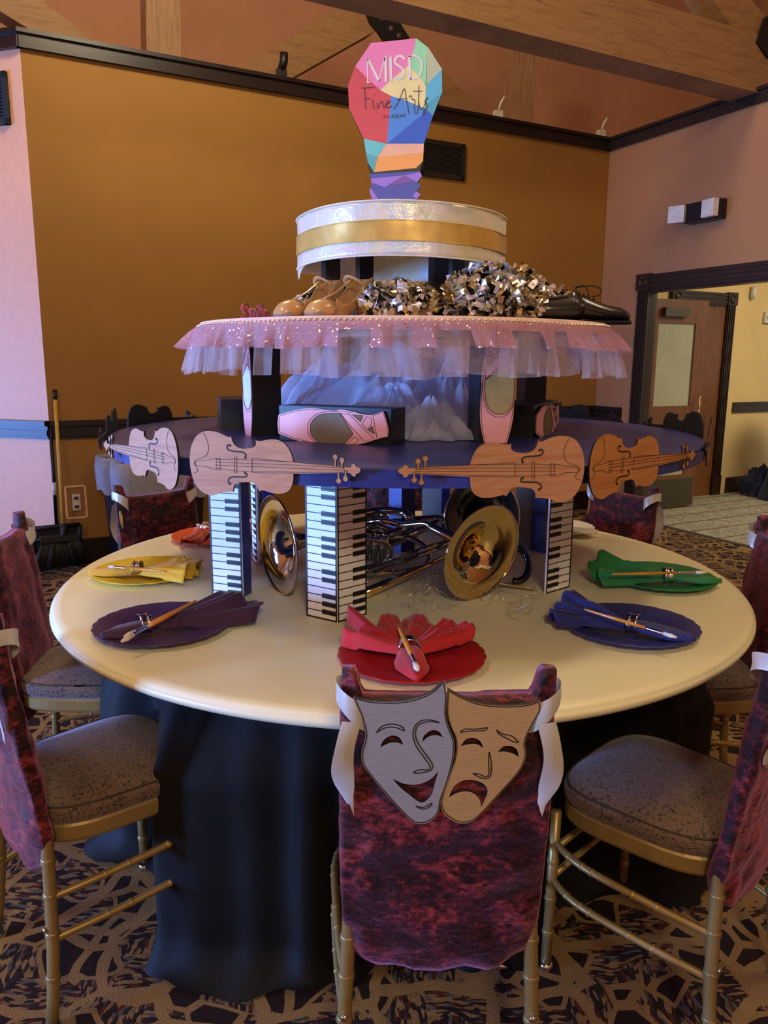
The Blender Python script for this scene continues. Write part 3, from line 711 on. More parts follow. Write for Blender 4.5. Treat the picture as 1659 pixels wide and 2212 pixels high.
        mb.add(vs, fs, 0, True)
        vs = []; fs = []; K = 18
        for k in range(K + 1):
            f = k / K; z = .865 - .175 * f; cx_ = s * (.158 + .016 * math.sin(f * 3)); y = backy(z) - .036 - .008 * math.sin(f * 5)
            w = (.016 + .004 * math.sin(f * 4)) * (1 - .55 * max(0, f - .75) / .25); tw = .6 * math.sin(f * 4.5 + .3)
            vs += [Vector((cx_ - w * math.cos(tw), y - w * math.sin(tw) * .5, z + (.02 if k == K else 0))), Vector((cx_, y - .004, z)), Vector((cx_ + w * math.cos(tw), y + w * math.sin(tw) * .5, z - (.012 if k == K else 0)))]
        for k in range(K):
            for e in range(2): fs.append((k * 3 + e, k * 3 + e + 1, k * 3 + e + 4, k * 3 + e + 3))
        mb.add(vs, fs, 0, True); mb.build('ribbon', 'ribbon', t)
    return t
def cr3(P, n=5):
    out = []
    for i in range(len(P) - 1):
        p1, p2 = P[i], P[i + 1]; p0 = P[i - 1] if i else p1; p3 = P[i + 2] if i + 2 < len(P) else p2
        for k in range(n):
            t_ = k / n; out.append(.5 * ((2 * p1) + (p2 - p0) * t_ + (2 * p0 - 5 * p1 + 4 * p2 - p3) * t_ * t_ + (3 * p1 - p0 - 3 * p2 + p3) * t_ ** 3))
    out.append(P[-1]); return out
chairs = [
    ((.108, 1.435), 0, 'wine velvet covered chair in front carrying the two theatre masks'),
    ((.660, 1.618), math.radians(45), 'velvet covered gold chair at the right foreground, beside the blue plate'),
    ((-.690, 1.716), math.radians(-47), 'velvet covered gold chair at the left foreground, beside the purple plate'),
    ((-.93, 2.32), math.radians(-86), 'velvet covered gold chair behind the left foreground one, by the yellow plate'),
    ((.99, 2.33), math.radians(87), 'velvet covered chair almost out of frame at right, by the green plate'),
    ((-.77, 2.96), math.radians(-134.5), 'velvet covered chair at the back left, in front of the black bins'),
    ((.80, 3.08), math.radians(121), 'velvet covered chair at the back right, in front of the open door'),
    ((.08, 3.36), math.radians(180), 'velvet covered chair at the back, glimpsed between blue posts')]
proto = None
for (x, y), rz, lab in chairs:
    if proto is None: proto = make_chair(lab); o = proto
    else: o = copy_tree(proto); o['label'] = lab
    o.location = (x, y, 0); o.rotation_euler = (0, 0, rz)

# theatre masks
MP = Vector((.108, 1.435 - .185 - .075, .75)); MN = Vector((0, 1, .12)).normalized()
def mz(X, Y):
    p = Pp(680 + X / 2.9625, 1400 + Y / 2.9625, MP, MN); return (p.x, p.z)
def mfr(u, v, w_):
    y = MP.y - (v - MP.z) * MN.z / MN.y; return Vector((u, y, v)) + MN * w_
def ml(pts, n=5): return [mz(*p) for p in cr(pts, n)]
t = thing('theatre_mask_sign', 'sign of a laughing silver mask and a crying gold mask on the front chair', 'sign', MP)
hap = [(245, 310, 1), (330, 335), (450, 345), (600, 335), (740, 285), (830, 207, 1), (842, 300), (838, 420), (860, 510), (890, 590), (890, 690), (865, 800), (835, 900), (805, 980), (795, 1040), (770, 1085), (720, 1118), (660, 1125), (610, 1100), (540, 1030), (440, 920), (350, 810), (305, 740), (300, 660), (325, 560), (300, 440), (270, 370)]
sad = [(850, 265, 1), (930, 310), (1050, 355), (1200, 372), (1350, 365), (1445, 340, 1), (1445, 400), (1400, 480), (1360, 560), (1345, 620), (1355, 680), (1330, 760), (1280, 830), (1180, 940), (1080, 1050), (1010, 1110), (940, 1125), (880, 1105), (825, 1060), (805, 1000), (820, 930), (860, 810), (893, 720), (905, 640), (897, 570), (866, 500), (846, 420), (846, 340)]
hh = [[(418, 635, 1), (440, 590), (490, 560), (540, 572), (568, 620, 1), (530, 605), (480, 607)], [(688, 602, 1), (700, 560), (745, 527), (790, 532), (822, 570, 1), (770, 557), (720, 572)], [(497, 835, 1), (570, 868), (660, 872), (740, 840), (790, 788, 1), (770, 860), (745, 940), (700, 985), (660, 980), (600, 935), (540, 885)]]
sh = [[(932, 630, 1), (970, 585), (1020, 578), (1060, 600), (1080, 645, 1), (1040, 618), (985, 618)], [(1170, 668, 1), (1210, 632), (1260, 630), (1295, 655), (1305, 700, 1), (1270, 678), (1215, 664)], [(858, 958, 1), (890, 890), (950, 850), (1030, 850), (1090, 880), (1105, 930), (1068, 1015, 1), (1040, 950), (980, 920), (910, 930)]]
hs = [[(393, 540), (430, 500), (500, 485), (560, 505), (573, 530)], [(393, 540), (450, 510), (510, 506), (573, 530)], [(795, 475), (740, 460), (680, 465), (640, 500), (628, 560), (650, 630), (700, 700), (735, 752), (725, 778), (670, 778), (628, 795)],
      [(795, 478), (750, 470), (700, 475), (660, 495), (643, 545), (656, 600), (695, 660), (745, 730), (752, 762), (735, 785), (660, 800), (628, 795)], [(645, 1010), (690, 1030), (735, 1015), (750, 990)], [(645, 1010), (690, 1018), (725, 1005), (750, 990)]]
ss = [[(930, 540), (960, 520), (1030, 520), (1108, 510)], [(930, 540), (1000, 532), (1080, 530), (1108, 510)], [(1163, 525), (1200, 550), (1260, 565), (1305, 605)], [(1163, 525), (1180, 552), (1215, 572), (1270, 600), (1305, 605)],
      [(1116, 665), (1112, 730), (1115, 800), (1095, 825), (1050, 808), (1010, 805)], [(1116, 665), (1130, 740), (1126, 812), (1100, 837), (1060, 830), (1010, 805)]]
for nm, out, holes, st, m, w0 in (('laughing_mask', hap, hh, hs, 'silvermask', 0), ('crying_mask', sad, sh, ss, 'goldmask', .001)):
    mb = MB(); mb.prism([ml(out, 6)] + [ml(h, 6) for h in holes], lambda u, v, w_: mfr(u, v, w_ + w0), .006, 0, 1)
    p = mb.build(nm, [m, 'outline'], t, rel=True)
    mb = MB(); L = ml(out, 6); cx_ = sum(a for a, b in L) / len(L); cz_ = sum(b for a, b in L) / len(L)
    mb.stroke([(cx_ + (a - cx_) * .975, cz_ + (b - cz_) * .978) for a, b in L], .0016, lambda u, v, w_: mfr(u, v, w_ + w0), closed=True)
    for s_ in st: mb.stroke([mz(*q) for q in cr(s_, 6, False)], .0018, lambda u, v, w_: mfr(u, v, w_ + w0))
    mb.build('engraved_lines', 'outline', p if False else t, rel=True)

# ------------------------------------------------------------------ place settings
random.seed(11)
def scal(a, r): return 1 + (.022 * abs(math.sin(a * 12)) ** .7 if r > .15 else 0)
def plate(x, y, m, colour, R=.163):
    k = R / .165
    prof = [(0, .006), (.098 * k, .006), (.104 * k, .009), (.112 * k, .013), (.150 * k, .015), (R - .003, .018), (R, .0175), (R - .001, .015), (.10 * k, .001), (0, .001)]
    mb = MB().lathe(prof, 144, (x, y, TZ), rf=scal)
    tag(mb.build('charger_plate', m, loc=(x, y, TZ), rel=True), colour + ' scalloped charger plate on the cream table', 'plate', 'coloured charger plates')
def napkin(tip, ring, end, m, label, petals, zb=.016, tail=.035, droop=0):
    tip, ring, end = [Vector((p.x, p.y, 0)) for p in (tip, ring, end)]
    o = Vector((ring.x, ring.y, TZ + zb)); f = (end - ring); Lf = f.length; f.normalize(); s = Vector((-f.y, f.x, 0))
    mb = MB(); Lt = (tip - ring).length; rg = []
    for i in range(13):      # folded tip
        u = i / 12; w = .019 + .016 * math.sin(min(1, u * 1.5) * PI / 2) - .030 * max(0, (u - .55) / .45) ** 1.4; h = .024 - .012 * u
        ring_ = []
        for j in range(24):
            a = 2 * PI * j / 24; cx_, sx_ = math.cos(a), math.sin(a)
            fold = 1 + .16 * math.sin(3 * a + 4 * u)
            ring_.append(o - f * (Lt * u) + s * (cx_ * w * fold) + Vector((0, 0, max(.0, .5 * h + sx_ * h * .5 * fold))))
        rg.append(ring_)
    loft(mb, rg, True, True)
    for ang, ln, wid, hgt, roll, lift in petals:      # fanned lobes
        d = (f * math.cos(ang) + s * math.sin(ang)); e = Vector((-d.y, d.x, 0)); L = Lf * ln; rows = []
        K = 16; J = 22; ph = random.uniform(0, 6)
        for i in range(K + 1):
            u = i / K; row = []
            for j in range(J + 1):
                v = -1 + 2 * j / J; w = .012 + wid * u ** .8
                arch = (1 - abs(v) ** 2.2) * (.012 + hgt * u ** .9) ; wv = .004 * math.sin(5 * v + ph + 3 * u) * u + .0025 * math.sin(11 * v + ph) * u
                yy = v * w; zz = .004 + arch + lift * u * u + wv
                if roll > 0: yy *= 1 - .35 * u * roll * abs(v)
                edge = L * u * (1 + .05 * math.sin(2.5 * v + ph) * u - .06 * u * v * v)
                zz -= droop * max(0, u - .6) * 1.0
                p = o + d * edge + e * yy; p.z = max(TZ + .003, o.z + zz - (0 if (p - o).length < .12 else .006)); row.append(p)
            rows.append(row)
        vs = [p for r_ in rows for p in r_]; W = J + 1; fs = []
        for i in range(K):
            for j in range(J): fs.append((i * W + j, i * W + j + 1, (i + 1) * W + j + 1, (i + 1) * W + j))
        mb.add(vs, fs, 0, True)
    ob = mb.build('napkin', m, loc=o, rel=True)
    sm_ = ob.modifiers.new('s', 'SOLIDIFY'); sm_.thickness = .0014
    tag(ob, label, 'napkin', 'coloured cloth napkins')
    return o, f, s
def nring(o, f, s, label, sz=.024):
    # open cuff shaped ring
    mb = MB(); rg = []; R_ = Matrix((s, Vector((0, 0, 1)), f)).transposed()
    prof = [(sz, -.013), (sz - .0025, -.007), (sz - .0035, 0), (sz - .0025, .007), (sz, .013), (sz + .0018, .0125), (sz - .0005, .006), (sz - .0017, 0), (sz - .0005, -.006), (sz + .0018, -.0125), (sz, -.013)]
    mb.lathe(prof, 40, (o.x, o.y, o.z + sz * .72), R_)
    tag(mb.build('napkin_ring', 'chrome', loc=(o.x, o.y, o.z), rel=True), label, 'napkin ring', 'silver napkin rings')
def brush(a, b, label, r=.0038):
    """a: blunt wood end, b: hair tip"""
    t = thing('paint_brush', label, 'brush', a, 0, 'wooden paint brushes on the napkins'); a = Vector(a); b = Vector(b)
    q = [a.lerp(b, k) for k in (0, .03, .35, .68, .70, .86, .87, .94, 1)]
    MB().tube(q[:4], [r * .55, r * .7, r * 1.15, r * .9], 12).build('handle', 'brushwood', t, rel=True)
    MB().tube([q[3], q[4], q[5], q[6]], [r * .95, r, r * 1.15, r * 1.15], 12).build('ferrule', 'chrome', t, rel=True)
    MB().tube([q[6], q[7], q[8]], [r * 1.1, r * 1.35, r * .6], 10).build('bristles', 'bristle', t, rel=True)
NZ = TZ + .02
sets = [
    ('red', (.064, 1.632), (906, 1468), (884, 1412), (868, 1356), [(-1.12, .98, .018, .018, .4, .02), (-.72, 1.0, .026, .016, .4, .012), (-.22, 1.12, .034, .016, .3, .008), (.20, 1.05, .026, .020, .3, .01), (.62, 1.32, .017, .020, .8, .03), (1.10, .98, .026, .022, .5, .012)]),
    ('purple', (-.55, 1.825), (250, 1388), (312, 1358), (520, 1318), [(-.12, 1.15, .050, .018, .1, 0), (.16, .95, .045, .026, .2, .01), (-.02, 1.0, .030, .034, .2, .01)]),
    ('blue', (.62, 1.84), (1492, 1392), (1366, 1358), (1192, 1328), [(-.10, 1.0, .048, .026, .2, .0), (-.28, .92, .030, .03, .3, .02), (.14, .96, .036, .02, .2, 0)]),
    ('yellow', (-.735, 2.315), (196, 1235), (298, 1238), (432, 1238), [(.12, 1.0, .050, .030, .2, .0), (-.32, 1.0, .040, .036, .5, 0), (.3, .8, .03, .02, .3, .01)]),
    ('green', (.85, 2.285), (1545, 1248), (1441, 1252), (1275, 1246), [(-.12, 1.0, .046, .036, .2, .0), (.16, .95, .042, .024, .2, 0), (-.26, .9, .03, .045, .4, .02)]),
    ('orange', (-.625, 2.81), (425, 1143), (448, 1147), (560, 1160), [(.25, 1.0, .05, .04, .3, 0), (-.2, 1.1, .05, .03, .3, 0), (-1.25, .95, .034, .02, .5, -.004)]),
    ('white', (.67, 3.0), (1290, 1150), (1225, 1150), (1135, 1150), [(.1, 1.0, .05, .05, .3, 0), (-.3, 1.0, .05, .04, .3, 0)])]
frames = {}
for nm, (x, y), tp, rg_, en, pet in sets:
    plate(x, y, 'p' + nm, nm)
    frames[nm] = napkin(Pz(*tp, NZ), Pz(*rg_, NZ), Pz(*en, NZ), 'c' + nm, nm + ' cloth napkin gathered on the ' + nm + ' charger plate', pet)
    nring(*frames[nm], 'silver napkin ring around the ' + nm + ' napkin')
brush(Pz(862, 1356, TZ + .060), Pz(903, 1448, TZ + .048), 'amber paint brush with a white mop tip on the red napkin', .0052)
brush(Pz(424, 1297, TZ + .062), Pz(262, 1386, TZ + .046), 'long amber paint brush nearer the edge on the purple napkin', .0045)
brush(Pz(418, 1300, TZ + .056), Pz(268, 1375, TZ + .044), 'second amber paint brush tucked behind on the purple napkin', .0036)
brush(Pz(1262, 1316, TZ + .062), Pz(1462, 1377, TZ + .046), 'thin amber paint brush with a silver tip on the blue napkin')
brush(Pz(1322, 1240, TZ + .058), Pz(1528, 1236, TZ + .058), 'short amber paint brush lying along the green napkin', .0042)
brush(Pz(360, 1234, TZ + .055), Pz(234, 1224, TZ + .050), 'pale paint brush lying along the yellow napkin', .004)
brush(Pz(510, 1152, TZ + .055), Pz(424, 1133, TZ + .055), 'paint brush with a white tip on the orange napkin', .004)

# ------------------------------------------------------------------ piano key columns and navy tier
NZ2 = 1.229; NTH = .04; COLH = NZ2 - NTH - TZ
def keys(mb, o, d, nrm, w, h, left=True, n=None):
    """keyboard print on a panel: o lower left corner, d width direction, nrm outward"""
    up = Vector((0, 0, 1)); n = n or 19; kh = h / n; lw = .0022
    def rect(u0, u1, v0, v1, lift=.0012): 
        vs = [o + d * u + up * v + nrm * l_ for l_ in (0, lift) for u, v in ((u0, v0), (u1, v0), (u1, v1), (u0, v1))]
        mb.add(vs, [(4, 5, 6, 7), (0, 1, 5, 4), (1, 2, 6, 5), (2, 3, 7, 6), (3, 0, 4, 7)])
    for a in ((0, .004, 0, h), (w - .004, w, 0, h), (0, w, 0, .004), (0, w, h - .004, h)): rect(*a)
    for i in range(1, n):
        z = i * kh; oct_ = (i - 1) % 7
        blk = oct_ in (0, 1, 2, 4, 5)
        rect(0, w, z - lw / 2, z + lw / 2)
        if blk:
            if left: rect(w * .52, w, z - kh * .29, z + kh * .29)
            else: rect(0, w * .5, z - kh * .29, z + kh * .29)
def panel_column(label, faces, extra, group='piano key columns', posts=()):
    o0 = Vector(faces[0][0]); t = thing('piano_key_column', label, 'column', o0, 0, group)
    for o, e, left, n in faces:
        o = Vector(o); e = Vector(e); d = (e - o); w = d.length; d.normalize(); nrm = Vector((d.y, -d.x, 0))
        mb = MB(); vs = [o, e, e - nrm * .006, o - nrm * .006]; vs += [v + Vector((0, 0, COLH)) for v in vs]
        mb.add(vs, [(0, 1, 5, 4), (1, 2, 6, 5), (2, 3, 7, 6), (3, 0, 4, 7), (4, 5, 6, 7), (3, 2, 1, 0)]); p = mb.build('panel', 'white', t, rel=True)
        mb = MB(); keys(mb, o, d, nrm, w, COLH, left, n); mb.build('key_print', 'keyblk', t, rel=True)
    for c, sz, rz in extra: MB().box((c[0], c[1], TZ + COLH / 2), (sz[0], sz[1], COLH - .002), rz).build('post', 'navyedge', t, rel=True)
z_ = TZ
panel_column('tall piano key column in front with two printed faces, left of the horn bell', [((-.201, 1.932, z_), (-.118, 1.879, z_), True, 19), ((-.1165, 1.879, z_), (-.045, 1.944, z_), True, 19)], [((-.122, 1.945), (.075, .075), math.radians(45))])
panel_column('piano key column at the left, behind the purple plate', [((-.483, 2.086, z_), (-.391, 2.054, z_), True, 19)], [((-.424, 2.108), (.07, .07), math.radians(-19))])
panel_column('narrow piano key column just behind the left horn bell', [((-.440, 2.50, z_), (-.412, 2.43, z_), True, 19)], [((-.386, 2.475), (.035, .08), math.radians(20))])
panel_column('piano key column at the right, near the green plate', [((.469, 2.138, z_), (.554, 2.209, z_), False, 19)], [((.555, 2.62), (.05, .06), math.radians(30))][:0])
def post(c, sz, rz, z0, z1, m, label, name='support_post', grp=None):
    ob = MB().box((c[0], c[1], (z0 + z1) / 2), (sz[0], sz[1], z1 - z0), rz); ob = ob.build(name, m, loc=(c[0], c[1], z0), rel=True)
    return tag(ob, label, 'post', grp)
post((.063, 2.66), (.066, .066), math.radians(42), TZ, NZ2 - NTH, 'navyedge', 'navy square post standing among the brass tubing in the middle')
post((.555, 2.65), (.035, .06), math.radians(35), TZ, NZ2 - NTH, 'navyedge', 'thin navy post behind the right piano key column')
post((.505, 2.69), (.075, .012), math.radians(-8), TZ, NZ2 - NTH, 'postshade', 'plain board with its shade painted grey, between the big bell and the right piano column')
post((.185, 2.93), (.075, .012), math.radians(-4), TZ, NZ2 - NTH, 'postshade', 'plain board with its shade painted grey, left of the bell at the back')
post((.235, 2.91), (.03, .05), 0, TZ, NZ2 - NTH, 'navyedge', 'thin navy post left of the bell at the back')
NC_ = Vector((.06, 2.378, 0)); NR = .862
t = thing('navy_tier_board', 'round navy painted board on the piano key columns', 'board', NC_ + Vector((0, 0, NZ2 - NTH)))
MB().lathe([(0, NZ2), (NR - .003, NZ2), (NR, NZ2 - .003), (NR, NZ2 - NTH), (0, NZ2 - NTH)], 128, NC_, mis=[0, 0, 1, 0], sm=False).build('board', ['navy', 'navyedge'], t, rel=True)

# violins
th0 = math.radians(-108.5); VR = NR + .008
VP0 = NC_ + Vector((math.cos(th0), math.sin(th0), 0)) * VR + Vector((0, 0, 1.225)); VN = Vector((math.cos(th0), math.sin(th0), 0)); VT = Vector((-math.sin(th0), math.cos(th0), 0))
def vz(X, Y):
    p = Pp(380 + X / 3.95, 900 + Y / 3.95, VP0, VN) - VP0; return (p.dot(VT), p.z)
vout = [(120, 320), (135, 240), (175, 165), (230, 130), (290, 123), (360, 135), (420, 163), (455, 176), (470, 162, 1), (475, 190), (500, 240), (545, 268), (610, 272), (660, 262), (682, 240), (680, 200, 1), (700, 208), (740, 205), (800, 195), (860, 198), (920, 225), (965, 280), (990, 340), (1002, 388, 1), (1180, 402), (1350, 418), (1460, 431), (1495, 430), (1500, 410), (1525, 405), (1540, 428), (1570, 440), (1575, 460), (1560, 480), (1538, 488), (1530, 510), (1503, 505), (1490, 485), (1460, 480), (1300, 482), (1100, 486), (1002, 487, 1), (1000, 540), (985, 600), (950, 640), (900, 657), (840, 655), (780, 640), (735, 628), (718, 640, 1), (695, 608), (678, 578), (640, 560), (560, 560), (515, 570), (492, 600), (488, 642, 1), (430, 642), (370, 650), (320, 672), (260, 662), (200, 622), (160, 560), (132, 480), (120, 400)]
fh = [[(462, 246), (445, 240), (436, 258), (452, 285), (510, 298), (565, 302), (597, 325), (592, 350)], [(590, 480), (604, 490), (595, 514), (540, 514), (480, 515), (452, 532), (448, 558), (462, 572)]]
vl = [[(345, 365), (500, 362), (1000, 387), (1440, 432)], [(345, 388), (1000, 412), (1440, 440)], [(345, 414), (1000, 440), (1440, 458)], [(345, 440), (500, 462), (1000, 474), (1440, 474)], [(650, 355), (650, 476)], [(650, 355), (1000, 388)], [(650, 476), (1000, 484)],
      [(502, 345), (500, 478)], [(502, 345), (518, 345), (520, 360), (520, 465), (516, 478), (500, 478)], [(375, 350), (377, 458)], [(375, 352), (330, 358), (270, 370), (200, 374), (168, 384), (164, 402), (172, 416), (210, 420), (260, 425), (320, 448), (377, 458)],
      [(232, 138), (262, 190), (278, 260), (270, 310), (240, 345), (190, 360), (158, 380), (160, 410), (182, 440), (182, 470), (150, 482)]]
pegs = [((1360, 345), (1360, 425)), ((1418, 370), (1416, 440)), ((1390, 548), (1388, 472)), ((1448, 530), (1448, 460))]
def violin(mir):
    g = -1 if mir else 1
    def fr(u, v, w_): return Vector((g * u, w_, v))
    t = thing('violin_cutout', '', 'violin', (0, 0, 0), 0, 'plywood violins around the navy board')
    mb = MB(); L = [vz(*p) for p in cr(vout, 5)]
    if mir: L = L[::-1]
    mb.prism([L], fr, .005, 0, 1, 1); mb.build('body', ['violin', 'blackmat'], t)
    for a, b in pegs:
        A_ = Vector(vz(*a)); B_ = Vector(vz(*b)); d = (B_ - A_).normalized(); n_ = Vector((-d.y, d.x)); r = .0058
        loop = [A_ + (d * math.cos(q) + n_ * math.sin(q)) * r for q in [.5 + i * (2 * PI - 1.0) / 14 for i in range(15)]]
        loop = loop + [A_ + d * .008 - n_ * .0022, B_ - n_ * .0022, B_ + n_ * .0022, A_ + d * .008 + n_ * .0022]
        MB().prism([[(p.x, p.y) for p in loop]], fr, .0045, 0, 1, 1)
        mb = MB(); mb.prism([[(p.x, p.y) for p in loop]], lambda u, v, w_: Vector((g * u, w_ - .0012, v)), .0045, 0, 1, 1)
        mb.stroke([(p.x, p.y) for p in loop], .0007, lambda u, v, w_: Vector((g * u, w_ - .0013, v)), mi=1, closed=True); mb.build('peg', ['violin', 'outline'], t)
    for h in fh:
        mb = MB(); P = [vz(*q) for q in cr(h, 6, False)]; mb.stroke(P, .0030, fr)
        for e in (P[0], P[-1]): mb.prism([circ(e[0], e[1], .0027)], lambda u, v, w_: Vector((g * u, w_ - .0006, v)), .0008)
        mb.build('sound_hole', 'outline', t)
    mb = MB()
    for l_ in vl: mb.stroke([vz(*q) for q in (cr(l_, 4, False) if len(l_) > 4 else l_)], .0008, fr)
    for q in ((345, 365), (345, 388), (345, 414), (345, 440)): c = vz(*q); mb.prism([circ(c[0], c[1], .0016, 8)], lambda u, v, w_: Vector((g * u, w_ - .0006, v)), .0007)
    mb.build('string_lines', 'outline', t); return t
vA = violin(False); vB = violin(True); usedA = usedB = False
# copies: (angle, mirrored, label)
vs_ = [(-108.5, 0, 'plywood violin cut-out hanging at front left with scroll to the right'), (-80.5, 1, 'plywood violin cut-out hanging at front right with scroll to the left'), (-53, 0, 'plywood violin cut-out at the far right above the velvet chair back'),
       (-137.5, 1, 'plywood violin cut-out at the far left, in front of the bins'), (-168, 0, 'dark edge-on violin cut-out at the left rim of the navy board'), (-24, 1, 'edge-on violin cut-out at the right rim of the navy board'),
       (8, 0, 'dark violin silhouette at the back right, before the open door'), (160, 1, 'dark violin silhouette at the back left rim, before the chair rail'), (38, 1, 'dark violin silhouette at the back rim near the room corner'),
       (130, 0, 'violin back behind the small black block at the back left rim'), (100, 1, 'violin back at the middle of the back rim, behind the tulle'), (70, 0, 'violin back at the rear rim behind the pointe shoe block')]
for ang, mir, lab in vs_:
    if mir: src = vB; o = vB if not usedB else copy_tree(vB); usedB = True
    else: o = vA if not usedA else copy_tree(vA); usedA = True
    a = math.radians(ang); o.location = NC_ + Vector((math.cos(a), math.sin(a), 0)) * VR + Vector((0, 0, 1.225)); o.rotation_euler = (0, 0, a + PI / 2); o['label'] = lab

# ------------------------------------------------------------------ ballet shoe blocks
K0 = Vector(Pz(604, 955, NZ2)); K0.z = 0; d_ = Vector((.292, -.131, 0)).normalized(); SN = Vector((d_.y, -d_.x, 0)); K0 = Vector((-.283, 2.052, NZ2))
def sz_(X, Y):
    p = Pp(370 + X / 3.386, 660 + Y / 3.386, K0, SN) - K0; return (p.dot(d_), p.z)
so_ = [(785, 805, 1), (870, 780), (960, 760), (1060, 758), (1190, 770), (1250, 768), (1330, 782), (1400, 800), (1470, 805), (1550, 780, 1), (1575, 850), (1588, 920), (1585, 965, 1), (1500, 985), (1400, 1015), (1280, 1025), (1150, 1025), (1000, 1012), (900, 985), (785, 942, 1), (778, 870)]
hole = [(1230, 790, 1), (1120, 797), (1060, 820), (1022, 870), (1022, 940), (1060, 990), (1120, 1016), (1230, 1022), (1275, 1010, 1), (1330, 945, 1), (1290, 880)]
tri1 = [(1325, 803, 1), (1400, 808, 1), (1385, 855, 1)]; tri2 = [(1470, 888, 1), (1487, 945, 1), (1440, 915, 1)]
slin = [([(1215, 778), (1110, 785), (1040, 815), (1003, 870), (1003, 940), (1040, 992), (1090, 1020)], 0), ([(1240, 797), (1302, 800), (1390, 890), (1482, 978), (1415, 1002), (1320, 900), (1240, 797)], 1), ([(1395, 872), (1430, 815), (1465, 832), (1465, 870), (1435, 912), (1395, 872)], 1),
        ([(1475, 812), (1547, 788), (1575, 860), (1582, 962), (1505, 976), (1475, 812)], 1), ([(1340, 965), (1372, 985), (1345, 1016), (1285, 1020), (1340, 965)], 1), ([(795, 812), (900, 780), (1000, 766), (1110, 768), (1240, 778), (1330, 790)], 0), ([(790, 930), (900, 974), (1010, 1003), (1080, 1015)], 0), ([(792, 815), (788, 870), (792, 935)], 0)]
so2 = [sz_(*p) for p in cr(so_, 5)]; sxm = sum(p[0] for p in so2) / len(so2); szm = sum(p[1] for p in so2) / len(so2)
def shoe_plaque(parent, fr, holem):
    c_ = lambda P: [(x - sxm, y - szm) for x, y in P]
    mb = MB(); mb.prism([c_(so2)], fr, .006, 0, 1); mb.build('pointe_shoe_cutout', ['pinkshoe', 'outline'], parent, rel=True)
    mb = MB(); f2 = lambda u, v, w_: fr(u, v, w_ - .0008)
    for h in (hole, tri1, tri2): mb.prism([c_([sz_(*p) for p in cr(h, 5)])], f2, .001)
    mb.build('shoe_opening', holem, parent, rel=True); mb = MB()
    for l_, poly in slin: mb.stroke(c_([sz_(*q) for q in (l_ if poly else cr(l_, 5, False))]), .0012, fr)
    for h in (hole, tri1, tri2): mb.stroke(c_([sz_(*p) for p in cr(h, 5)]), .0012, lambda u, v, w_: fr(u, v, w_ - .0008), closed=True)
    mb.build('drawn_lines', 'outline', parent, rel=True)
def frame_fn(c, d, nrm, vert=False):
    c = Vector(c); d = Vector(d).normalized(); nrm = Vector(nrm).normalized()
    if vert: return lambda u, v, w_: c + Vector((0, 0, u)) + d * v - nrm * w_
    return lambda u, v, w_: c + d * u + Vector((0, 0, v)) - nrm * w_
# lying block front
P0 = K0; L_ = .325; bc = P0 + d_ * (L_ / 2) - SN * .052; hB = .092
t = thing('pointe_shoe_block', 'black block lying in front with a pink pointe shoe cut-out', 'block', (bc.x, bc.y, NZ2), 0, 'pointe shoe blocks on the navy board')
MB().box((bc.x, bc.y, NZ2 + hB / 2), (L_, .09, hB), math.atan2(d_.y, d_.x)).build('block', 'black', t, rel=True)
shoe_plaque(t, frame_fn(K0 + d_ * sxm + Vector((0, 0, szm + .002)), d_, SN), 'shoehole2')
# right lying block
dr = Vector((.40, .916, 0)).normalized(); rn = Vector((dr.y, -dr.x, 0)); bc = Vector((.420, 2.155, 0)) + dr * .14 - rn * .045
t = thing('pointe_shoe_block', 'black block lying at the right with a pink pointe shoe cut-out on its side', 'block', (bc.x, bc.y, NZ2), 0, 'pointe shoe blocks on the navy board')
MB().box((bc.x, bc.y, NZ2 + hB / 2), (L_, .09, hB), math.atan2(dr.y, dr.x)).build('block', 'black', t, rel=True)
shoe_plaque(t, frame_fn(Vector((.424, 2.155, NZ2 + .047)) + dr * .14 + rn * .006, dr, rn), 'shoehole2')
# back-left lying block seen end on
db_ = Vector((-.25, .97, 0)).normalized(); bc = Vector((-.452, 2.345, 0)) + db_ * .12
t = thing('pointe_shoe_block', 'dark block seen end-on at the back left of the navy board', 'block', (bc.x, bc.y, NZ2), 0, 'pointe shoe blocks on the navy board')
MB().box((bc.x, bc.y, NZ2 + hB / 2), (L_ * .75, .085, hB), math.atan2(db_.y, db_.x)).build('block', mat('swirled_black_paint', '16222b', .4, var=.3, vs=30), t, rel=True)
# standing blocks
KZ = 1.54; PH = KZ - .02 - NZ2
def standing(c0, phi, side, label):
    """c0: near corner, phi: turn of the block"""
    t = thing('pointe_shoe_block', label, 'block', (c0[0], c0[1], NZ2), 0, 'pointe shoe blocks on the navy board')
    dx = Vector((math.cos(phi), math.sin(phi), 0)); dy = Vector((-math.sin(phi), math.cos(phi), 0)); c = Vector((c0[0], c0[1], 0)) + dx * .04 + dy * .045
    MB().box((c.x, c.y, NZ2 + PH / 2), (.08, .09, PH), phi).build('block', 'black', t, rel=True)
    if side == 'front': cc = c - dy * .052; shoe_plaque(t, frame_fn((cc.x, cc.y, NZ2 + .150), -dx, -dy, True), 'shoehole')
    else: cc = c - dx * .047; shoe_plaque(t, frame_fn((cc.x, cc.y, NZ2 + .150), dy, -dx, True), 'bristle')
standing((.245, 2.012), math.radians(12), 'front', 'black upright block at the right with a standing pink pointe shoe cut-out')
standing((-.362, 2.142), math.radians(26), 'left', 'black upright block at the left with a pointe shoe cut-out on its side')
post((-.10, 2.72), (.08, .08), .3, NZ2, KZ - .02, 'black', 'black upright block behind the tulle, left of centre')
post((.50, 2.66), (.075, .08), .2, NZ2, KZ - .02, 'black', 'black upright block at the back right under the pink tier')
